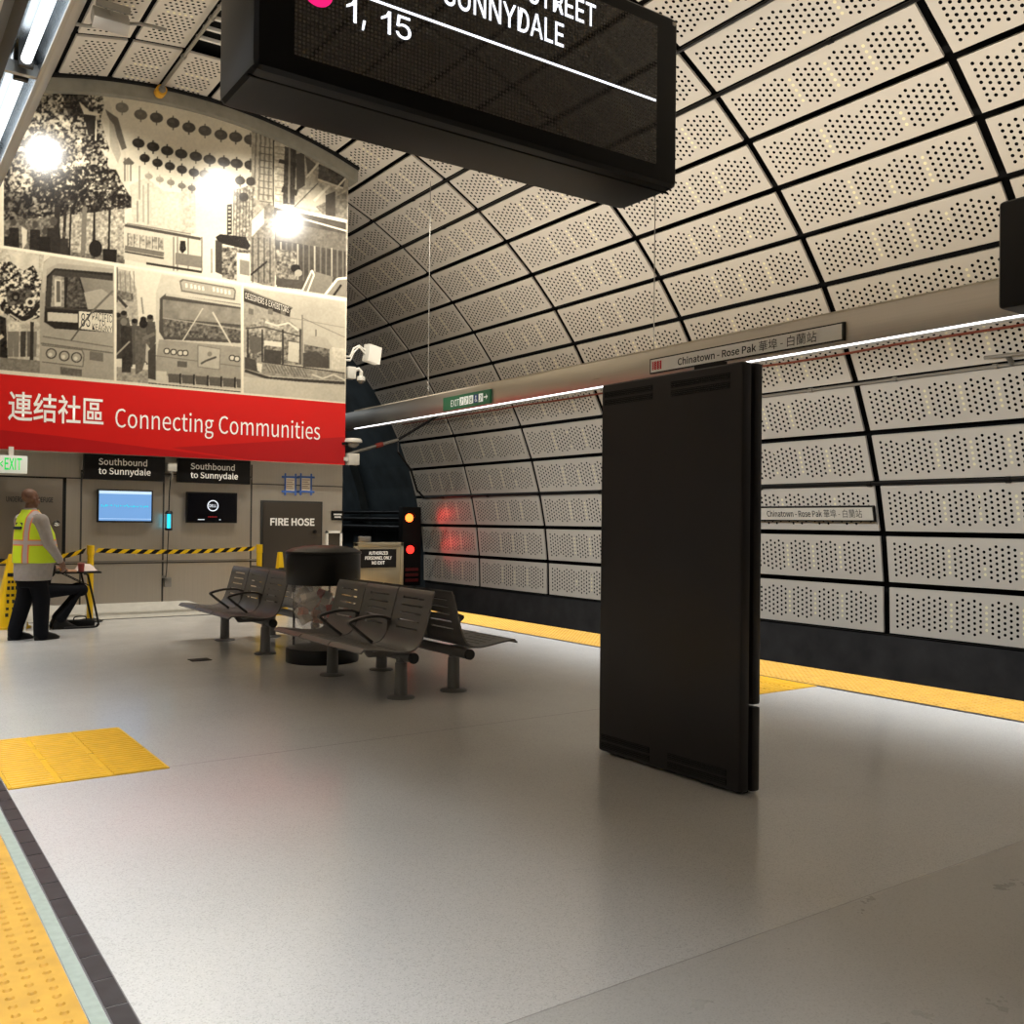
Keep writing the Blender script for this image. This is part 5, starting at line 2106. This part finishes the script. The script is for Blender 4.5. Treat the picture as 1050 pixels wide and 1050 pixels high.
mb.build('bag', mat('bag_film', (.72, .66, .60), .3, alpha=.22), o, smooth=60)
tag_cols = ((.50, .07, .06), (.7, .62, .52), (.45, .20, .14), (.8, .78, .75), (.35, .31, .28))
mb = MB()
for k in range(26):
    t, r = rr.uniform(0, 2 * PI), rr.uniform(.05, .27)
    mb.mi = k % 5
    Rm = Matrix.Rotation(rr.uniform(0, 3), 3, 'X') @ Matrix.Rotation(rr.uniform(0, 3), 3, 'Z')
    mb.box((r * math.cos(t), r * math.sin(t), rr.uniform(.40, .68)), (rr.uniform(.08, .17), rr.uniform(.06, .13), rr.uniform(.04, .12)), Rm)
lit = mb.build('litter', [mat('litter_%d' % i, c, .6) for i, c in enumerate(tag_cols)], o)
lit['kind'] = 'stuff'


# ------------------------------------------------------------------ people
def limb(mb, pts, n=14):
    """tapered limb through (x, y, z, r) joints with rounded ends"""
    P = [Vector(p[:3]) for p in pts]
    mb.tube(P, [p[3] for p in pts], n)
    for p in pts:
        mb.ball(p[:3], p[3], n, 8)


def fuse(mb, voxel, smooth_it=6):
    me = mb.mesh()
    return tmp_eval(me, [('REMESH', dict(mode='VOXEL', voxel_size=voxel)), ('SMOOTH', dict(iterations=smooth_it, factor=.5))])


def hand(mb, wrist, d, palm_n, side, curl=.5, L=.185):
    """palm and five fingers; d along the hand, palm_n out of the palm, side towards the thumb"""
    w, d, pn, sd = Vector(wrist), Vector(d).normalized(), Vector(palm_n).normalized(), Vector(side).normalized()
    pl = L * .50
    for t in (-1, -.33, .33, 1):
        b = w + sd * t * .030
        limb(mb, [(*(w + sd * t * .016), .016), (*(w + d * pl * .5 + sd * t * .026), .0155), (*(w + d * pl + sd * t * .028), .0125)], 8)
    for t, k in ((1, .9), (.33, 1.0), (-.33, .94), (-1, .74)):
        p0 = w + d * pl + sd * t * .028
        l = L * .5 * k
        d1 = (d * math.cos(curl * .7) + pn * math.sin(curl * .7)).normalized()
        d2 = (d * math.cos(curl * 1.7) + pn * math.sin(curl * 1.7)).normalized()
        d3 = (d * math.cos(curl * 2.4) + pn * math.sin(curl * 2.4)).normalized()
        p1 = p0 + d1 * l * .45
        p2 = p1 + d2 * l * .32
        p3 = p2 + d3 * l * .26
        limb(mb, [(*p0, .0115), (*p1, .0105), (*p2, .0095), (*p3, .008)], 8)
    p0 = w + d * pl * .25 + sd * .026
    dt = (d * .75 + sd * .55 + pn * .35).normalized()
    p1 = p0 + dt * L * .22
    p2 = p1 + (d * .95 + pn * .3).normalized() * L * .17
    limb(mb, [(*p0, .015), (*p1, .012), (*p2, .009)], 8)


def head(mb, c, f, r=.105):
    """skull, jaw, nose, ears, lips; f is the facing direction (unit, horizontal)"""
    c, f = Vector(c), Vector(f).normalized()
    l = Vector((0, 0, 1)).cross(f)
    R = Matrix([f, l, Vector((0, 0, 1))]).transposed()
    g = lambda x, y, z: c + R @ Vector((x, y, z))
    mb.ball(g(-.008, 0, .03), (.098, .078, .092), 20, 14, R)
    mb.ball(g(.028, 0, -.045), (.066, .060, .075), 18, 12, R)
    mb.ball(g(.055, 0, -.088), (.032, .034, .026), 14, 10, R)
    limb(mb, [(*g(.085, 0, .012), .012), (*g(.108, 0, -.028), .016)], 10)
    mb.ball(g(.082, 0, -.062), (.018, .030, .012), 12, 8, R)
    mb.ball(g(.080, 0, .022), (.020, .055, .012), 12, 8, R)
    for s in (1, -1):
        mb.ball(g(-.005, s * .080, -.012), (.024, .014, .035), 12, 8, R)
        mb.ball(g(.066, s * .034, -.012), (.022, .02, .022), 10, 8, R)
    return g


def eyes(g, parent):
    mb = MB()
    for s in (1, -1):
        mb.ball(g(.080, s * .033, .002), .0125, 12, 8)
    e = mb.build('eyes', mat('eye_white', (.6, .58, .55), .2), parent, smooth=60)
    mb = MB()
    for s in (1, -1):
        mb.ball(g(.0895, s * .033, .002), .0055, 8, 6)
    mb.build('irises', mat('eye_dark', (.02, .012, .008), .2), e, smooth=60)


SKIN = mat('brown_skin', (.16, .075, .045), .5, noise=.06, nscale=30)
M_TROU = mat('black_trousers', (.006, .0065, .009), .85, spec=.12, bump=.25, bscale=14)
M_SHIRT = mat('grey_shirt', (.33, .30, .28), .8, noise=.08, nscale=20, bump=.3, bscale=16)
M_SHOE = mat('black_shoe', (.006, .006, .006), .45, spec=.25)

# man in a safety vest, standing, facing the table to his right
o = thing('person', 'bald person standing in a yellow safety vest, grey shirt and black trousers', 'person', (1.79, 12.46, 0), math.radians(24))
body = MB()
body.loft([(.80, -.02, 0, .13, .16), (.95, -.01, 0, .16, .18), (1.10, 0, 0, .165, .18), (1.25, -.01, 0, .15, .185), (1.40, -.03, 0, .12, .19), (1.47, -.04, 0, .09, .15), (1.52, -.045, 0, .06, .07)], 20)
limb(body, [(-.045, 0, 1.48, .062), (-.045, 0, 1.57, .058)])
hg = head(body, (-.045, 0, 1.655), (1, .0, -.12))
for s, fx in ((-1, .06), (1, -.12)):
    limb(body, [(-.02, s * .09, .84, .095), (.01 + fx * .4, s * .10, .50, .065), (fx - .03, s * .11, .10, .042), (fx - .01, s * .11, .05, .04), (fx + .15, s * .12, .035, .03)])
# right arm lowered, hand forward; left arm bent in front
RA = [(-.03, -.20, 1.41, .055), (.03, -.26, 1.12, .042), (.20, -.22, .93, .03)]
LA = [(-.03, .20, 1.41, .055), (.02, .26, 1.14, .042), (.24, .16, 1.06, .03)]
limb(body, RA)
limb(body, LA)
hand(body, RA[-1][:3], (.45, .02, -.80), (-.3, .9, 0), (.8, .2, .5), .55)
hand(body, LA[-1][:3], (.9, -.35, -.1), (0, -.3, -1), (.2, -.9, .3), .5)
link_mesh('body', fuse(body, .0065, 4), SKIN, o, smooth=70)
eyes(hg, o)
cl = MB()
cl.loft([(.70, .00, 0, .20, .205), (.80, .005, 0, .21, .213), (.95, .02, 0, .22, .22), (1.10, .02, 0, .215, .225), (1.25, .005, 0, .19, .23), (1.38, -.02, 0, .15, .225),
         (1.46, -.04, 0, .11, .16), (1.515, -.045, 0, .075, .082), (1.55, -.045, 0, .066, .068)], 28)
limb(cl, [(-.03, -.195, 1.40, .085), (.02, -.262, 1.14, .066), (.175, -.228, .955, .046), (.19, -.225, .94, .045)])
limb(cl, [(-.03, .195, 1.40, .085), (.02, .262, 1.15, .066), (.21, .178, 1.07, .046)])
link_mesh('shirt', fuse(cl, .009, 5), M_SHIRT, o, smooth=70)
cl = MB()
cl.loft([(.62, -.005, 0, .165, .175), (.75, 0, 0, .178, .185), (.90, .01, 0, .185, .19)], 24)
for s, fx in ((-1, .06), (1, -.12)):
    limb(cl, [(-.01, s * .085, .73, .105), (.02 + fx * .4, s * .105, .50, .098), (fx - .02, s * .112, .12, .082), (fx - .015, s * .112, .055, .084)])
link_mesh('trousers', fuse(cl, .011, 5), M_TROU, o, smooth=70)
for s, fx in ((-1, .06), (1, -.12)):
    cl = MB()
    cl.loft([(.0, fx + .055, s * .118, .155, .052), (.025, fx + .055, s * .118, .158, .054), (.06, fx + .03, s * .118, .125, .05), (.095, fx - .02, s * .115, .07, .048)], 20, 2.6)
    cl.build('shoe', M_SHOE, o, smooth=60)
# vest: a shell over the shirt with openings for the arms
vm = mat('hi_vis_vest', (.62, .80, .02), .6)
g = NG(vm)
nt = vm.node_tree
tc = g.node('ShaderNodeTexCoord')
sp = g.node('ShaderNodeSeparateXYZ')
nt.links.new(tc.outputs['Object'], sp.inputs[0])
ay = g.m('ABSOLUTE', sp.outputs[1])


def band(v, c, h):
    return g.m('LESS_THAN', g.m('ABSOLUTE', g.m('SUBTRACT', v, c)), h)


trim_ = g.m('MAXIMUM', band(sp.outputs[2], 1.145, .036), band(ay, .125, .036))
sil = g.m('MAXIMUM', band(sp.outputs[2], 1.145, .022), band(ay, .125, .022))
colr = g.mix(trim_, (.62, .82, .015), (.80, .22, .08))
colr = g.mix(sil, colr, (.46, .40, .40))
nt.links.new(colr, nt.nodes['Principled BSDF'].inputs['Base Color'])
cl = MB()
cl.loft([(.905, .018, 0, .238, .236), (1.0, .024, 0, .244, .242), (1.10, .024, 0, .236, .244), (1.25, .008, 0, .210, .246), (1.36, -.014, 0, .172, .222), (1.44, -.032, 0, .140, .172),
         (1.505, -.042, 0, .096, .112), (1.53, -.044, 0, .09, .098)], 32)
me = fuse(cl, .009, 3)
link_mesh('vest', me, vm, o, smooth=70)
# dark blue back print
mb = MB()
for k, z in enumerate((1.30, 1.345)):
    mb.bb((-.212 + .03 * k, -.065, z), (-.17 + .03 * k, .065, z + .032))
mb.build('back_print', mat('navy_print', (.02, .035, .06), .7), o)

# person in black seated behind the little table
o = thing('person', 'person in black clothes seated at the small folding table, mostly hidden', 'person', (2.0, 13.55, 0), math.radians(0))
body = MB()
body.loft([(.45, 0, 0, .13, .17), (.60, -.01, 0, .13, .16), (.80, .03, 0, .125, .17), (.95, .07, 0, .10, .18), (1.01, .075, 0, .06, .08)], 20)
limb(body, [(.08, 0, .98, .058), (.10, 0, 1.07, .055)])
hg = head(body, (.105, 0, 1.15), (1, .2, 0))
SA = [(.06, -.19, .93, .052), (.11, -.23, .74, .042), (.22, -.01, .785, .028)]
SB = [(.06, .19, .93, .052), (.13, .27, .74, .042), (.23, .14, .785, .028)]
limb(body, SA)
limb(body, SB)
hand(body, SA[-1][:3], (.9, .25, -.06), (0, .1, -1), (.2, .9, 0), .35)
hand(body, SB[-1][:3], (.9, -.25, -.06), (0, -.1, -1), (.2, -.9, 0), .35)
for s in (1, -1):
    limb(body, [(0, s * .1, .50, .085), (.50, s * .13, .49, .06), (.26, s * .12, .10, .042), (.36, s * .12, .04, .03)])
link_mesh('body', fuse(body, .0065, 4), mat('tan_skin', (.28, .15, .09), .5), o, smooth=70)
eyes(hg, o)
cl = MB()
cl.loft([(.44, 0, 0, .165, .20), (.60, -.005, 0, .16, .195), (.80, .035, 0, .155, .205), (.93, .07, 0, .125, .20), (1.0, .075, 0, .075, .10), (1.03, .08, 0, .068, .07)], 24)
for A in (SA, SB):
    limb(cl, [(*A[0][:3], .08), (*A[1][:3], .066), (A[2][0] - .04, A[2][1], A[2][2], .046)])
link_mesh('jacket', fuse(cl, .010, 4), mat('black_jacket', (.006, .006, .0065), .85, spec=.12, bump=.2, bscale=14), o, smooth=70)
cl = MB()
cl.loft([(.40, -.02, 0, .17, .19), (.56, -.01, 0, .17, .19)], 20)
for s in (1, -1):
    limb(cl, [(-.02, s * .1, .49, .11), (.50, s * .13, .50, .085), (.28, s * .12, .16, .066), (.26, s * .12, .13, .068)])
link_mesh('trousers', fuse(cl, .011, 4), M_TROU, o, smooth=70)
for s in (1, -1):
    cl = MB()
    cl.loft([(0, .31, s * .12, .15, .05), (.03, .31, s * .12, .15, .052), (.065, .28, s * .12, .11, .048), (.12, .255, s * .12, .06, .05)], 20, 2.6)
    cl.build('shoe', M_SHOE, o, smooth=60)
    cl = MB()
    cl.lathe([(.046, .09), (.044, .15)], (.26, s * .12, 0), 14)
    cl.build('sock', M_WHITE, o, smooth=60)
mb = MB()
mb.ball((.085, 0, 1.185), (.108, .086, .092), 18, 12)
mb.build('hair', mat('dark_hair', (.01, .008, .007), .7), o, smooth=60)

# stool under the seated person
o = thing('stool', 'low pale stool under the seated person in black', 'stool', (1.98, 13.55, 0))
mb = MB()
mb.lathe([(.17, .355), (.18, .36), (.18, .385), (.17, .39)], (0, 0, 0), 24)
mb.build('seat', M_OFFW, o, smooth=40)
for k in range(4):
    t = PI / 4 + k * PI / 2
    mb = MB()
    mb.cyl((.19 * math.cos(t), .19 * math.sin(t), 0), (.13 * math.cos(t), .13 * math.sin(t), .36), .014, 8)
    mb.build('leg', M_OFFW, o)

# little folding table
o = thing('folding_table', 'small black folding table on bent tube legs beside the man in the vest', 'table', (2.45, 13.6, 0))
mb = MB(o.location)
mb.bb((2.20, 13.37, .715), (2.74, 13.83, .735))
mb.build('tabletop', M_BLACKM, o, bevel=.005)
for y in (13.375, 13.82):
    mb = MB(o.location)
    mb.tube(smooth_curve([(2.52, y, .712), (2.565, y, .70), (2.58, y, .65), (2.70 + .0, y, .10), (2.695, y, .04), (2.65, y, .016), (2.30, y, .016)], 5), .014, 10)
    mb.build('leg', M_BLACK, o, smooth=50)
    mb = MB(o.location)
    mb.cyl((2.30, y, .712), (2.60, y, .55), .007, 6)
    mb.build('brace', M_BLACK, o)
mb = MB(o.location)
mb.cyl((2.32, 13.375, .016), (2.32, 13.82, .016), .012, 8)
mb.build('cross_tube', M_BLACK, o)
# things on the table
mb = MB()
rr = random.Random(11)
n = 26
top = mb.v((2.575, 13.63, .83))
rings = []
for i, (r, z) in enumerate(((.05, .825), (.09, .80), (.12, .765), (.15, .738))):
    rings.append([mb.v((2.58 + r * (1 + rr.uniform(-.15, .15)) * math.cos(2 * PI * k / n), 13.63 + r * .8 * math.sin(2 * PI * k / n), z + rr.uniform(-.006, .006) * (i < 3) + .001)) for k in range(n)])
for k in range(n):
    mb.face([top, rings[0][k], rings[0][(k + 1) % n]])
for i in range(3):
    for k in range(n):
        mb.face([rings[i][k], rings[i + 1][k], rings[i + 1][(k + 1) % n], rings[i][(k + 1) % n]])
mb.face(rings[3][::-1])
tag(mb.build('crumpled_bag', mat('pale_pink_bag', (.72, .60, .55), .7), smooth=60), 'crumpled pale bag lying on the small folding table', 'bag')
o = thing('drink_cup', 'dark red drink cup standing on the small folding table', 'cup', (2.50, 13.44, .736))
mb = MB()
mb.lathe([(.034, 0), (.042, .10)], (0, 0, 0), 18)
mb.build('cup', mat('cup_red', (.30, .04, .035), .4), o, smooth=40)
mb = MB()
mb.lathe([(.045, .10), (.045, .112), (.03, .118)], (0, 0, 0), 18)
mb.build('lid', mat('cup_lid', (.35, .12, .10), .4), o, smooth=40)
mb = MB()
mb.ball((2.27, 13.42, .768), (.034, .034, .032))
tag(mb.build('orange', mat('orange_peel', (.78, .33, .06), .5), smooth=60), 'small orange at the end of the folding table', 'fruit')
mb = MB()
mb.loft([(.735, 2.385, 13.42, .06, .03), (.752, 2.385, 13.42, .062, .032), (.765, 2.39, 13.42, .045, .022)], 16, 3)
tag(mb.build('snack_packet', mat('packet_tan', (.55, .30, .17), .5), smooth=50), 'tan snack packet lying between the orange and the red cup', 'packet')
# things under it
o = thing('tool_bag', 'dark low bag lying on the floor under the folding table', 'bag', (2.53, 13.62, 0))
mb = MB()
mb.bb((-.17, -.09, .001), (.17, .09, .09))
mb.build('body', M_BLACKM, o, bevel=.025)
mb = MB()
mb.tube(smooth_curve([(-.08, 0, .085), (-.06, 0, .13), (.06, 0, .13), (.08, 0, .085)], 5), .008, 8)
mb.build('handle', M_BLACK, o)
mb = MB()
mb.bb((2.37, 13.90, .001), (2.45, 14.0, .075))
tag(mb.build('carton', mat('carton_white', (.6, .55, .5), .6), bevel=.006), 'small pale carton on the floor beside the dark bag', 'carton')

# ------------------------------------------------------------------ light
w = bpy.data.worlds.new('world')
sc.world = w
w.use_nodes = True
w.node_tree.nodes['Background'].inputs[0].default_value = (0.02, 0.019, 0.017, 1)
w.node_tree.nodes['Background'].inputs[1].default_value = 1.0


def area(name, loc, direction, sx, sy, power, col, spread=170, xaxis=(0, 1, 0)):
    L = bpy.data.lights.new(name, 'AREA')
    L.shape = 'RECTANGLE'
    L.size, L.size_y = sx, sy
    L.energy = power
    L.color = col
    L.spread = math.radians(spread)
    o = bpy.data.objects.new(name, L)
    COL.objects.link(o)
    z = -Vector(direction).normalized()
    x = Vector(xaxis)
    x = (x - z * x.dot(z)).normalized()
    y = z.cross(x)
    o.matrix_world = Matrix.Translation(loc) @ Matrix([x, y, z]).transposed().to_4x4()
    return o


WARM = (1.0, 0.86, 0.68)
COOL = (0.95, 0.98, 1.0)
WARM = (1.0, 0.915, 0.79)
area('beam_downlight', (0.50, 5.5, 3.06), (-0.8, 0, -1), 20, 0.08, 300, COOL, 120)
area('beam_downlight', (7.565, 6.5, 3.095), (1.0, 0, -1), 18, 0.04, 235, COOL, 150)
area('beam_uplight', (7.62, 6.0, 3.50), (0.25, 0, 1), 17, 0.1, 272, WARM, 175)
area('beam_uplight', (0.50, 6.0, 3.50), (-0.25, 0, 1), 17, 0.1, 272, WARM, 175)
area('beam_floor_wash', (0.52, 5.5, 3.055), (0.06, 0, -1), 20, 0.06, 135, COOL, 76)
area('beam_floor_wash', (7.56, 6.5, 3.094), (-0.03, 0, -1), 18, 0.03, 165, COOL, 72)
area('tunnel_fill', (7.6, 27.0, 4.6), (1, -.25, -.2), 8, 0.2, 60, (0.85, 0.95, 1.0), 160)  # added fill without a fixture, brightens the dark tunnel wall
for z_ in (1.45, .80):
    Lp = bpy.data.lights.new('signal_beam', 'SPOT')
    Lp.energy = 15
    Lp.color = (1, .03, .03)
    Lp.spot_size = math.radians(75)
    Lp.spot_blend = 1.0
    Lp.shadow_soft_size = .07
    ob = bpy.data.objects.new('signal_beam', Lp)
    COL.objects.link(ob)
    ob.location = (SIGX, 20.08, z_)
    ob.rotation_euler = Vector((.55, -1.0, -.02)).to_track_quat('-Z', 'Y').to_euler()
for p, e in (((2.45, 12.15, 7.22), 490), ((5.15, 12.3, 7.25), 490), ((6.46, 12.3, 6.84), 490)):
    L = bpy.data.lights.new('mural_flood', 'SPOT')
    L.energy = e
    L.color = (1.0, 0.94, 0.83)
    L.spot_size = math.radians(110)
    L.spot_blend = 0.5
    L.shadow_soft_size = 0.05
    o = bpy.data.objects.new('mural_flood', L)
    COL.objects.link(o)
    o.location = p
    d = Vector((p[0], 14.4, 3.9)) - Vector(p)
    o.rotation_euler = d.to_track_quat('-Z', 'Y').to_euler()

# ------------------------------------------------------------------ camera
cam = bpy.data.cameras.new('camera')
co = bpy.data.objects.new('camera', cam)
COL.objects.link(co)
cam.sensor_fit = 'HORIZONTAL'
cam.sensor_width = 36
cam.lens = FPX / 1050 * 36
cam.clip_start = 0.05
cam.clip_end = 200
R = Matrix([list(CAM[0]), list(CAM[1]), list(-CAM[2])]).transposed()
co.matrix_world = Matrix.Translation((0, 0, EYE)) @ R.to_4x4()
sc.camera = co
vs = sc.view_settings
vs.view_transform = 'Standard'
vs.look = 'None'
vs.gamma = 1
vs.use_curve_mapping = False
vs.exposure = 0.0
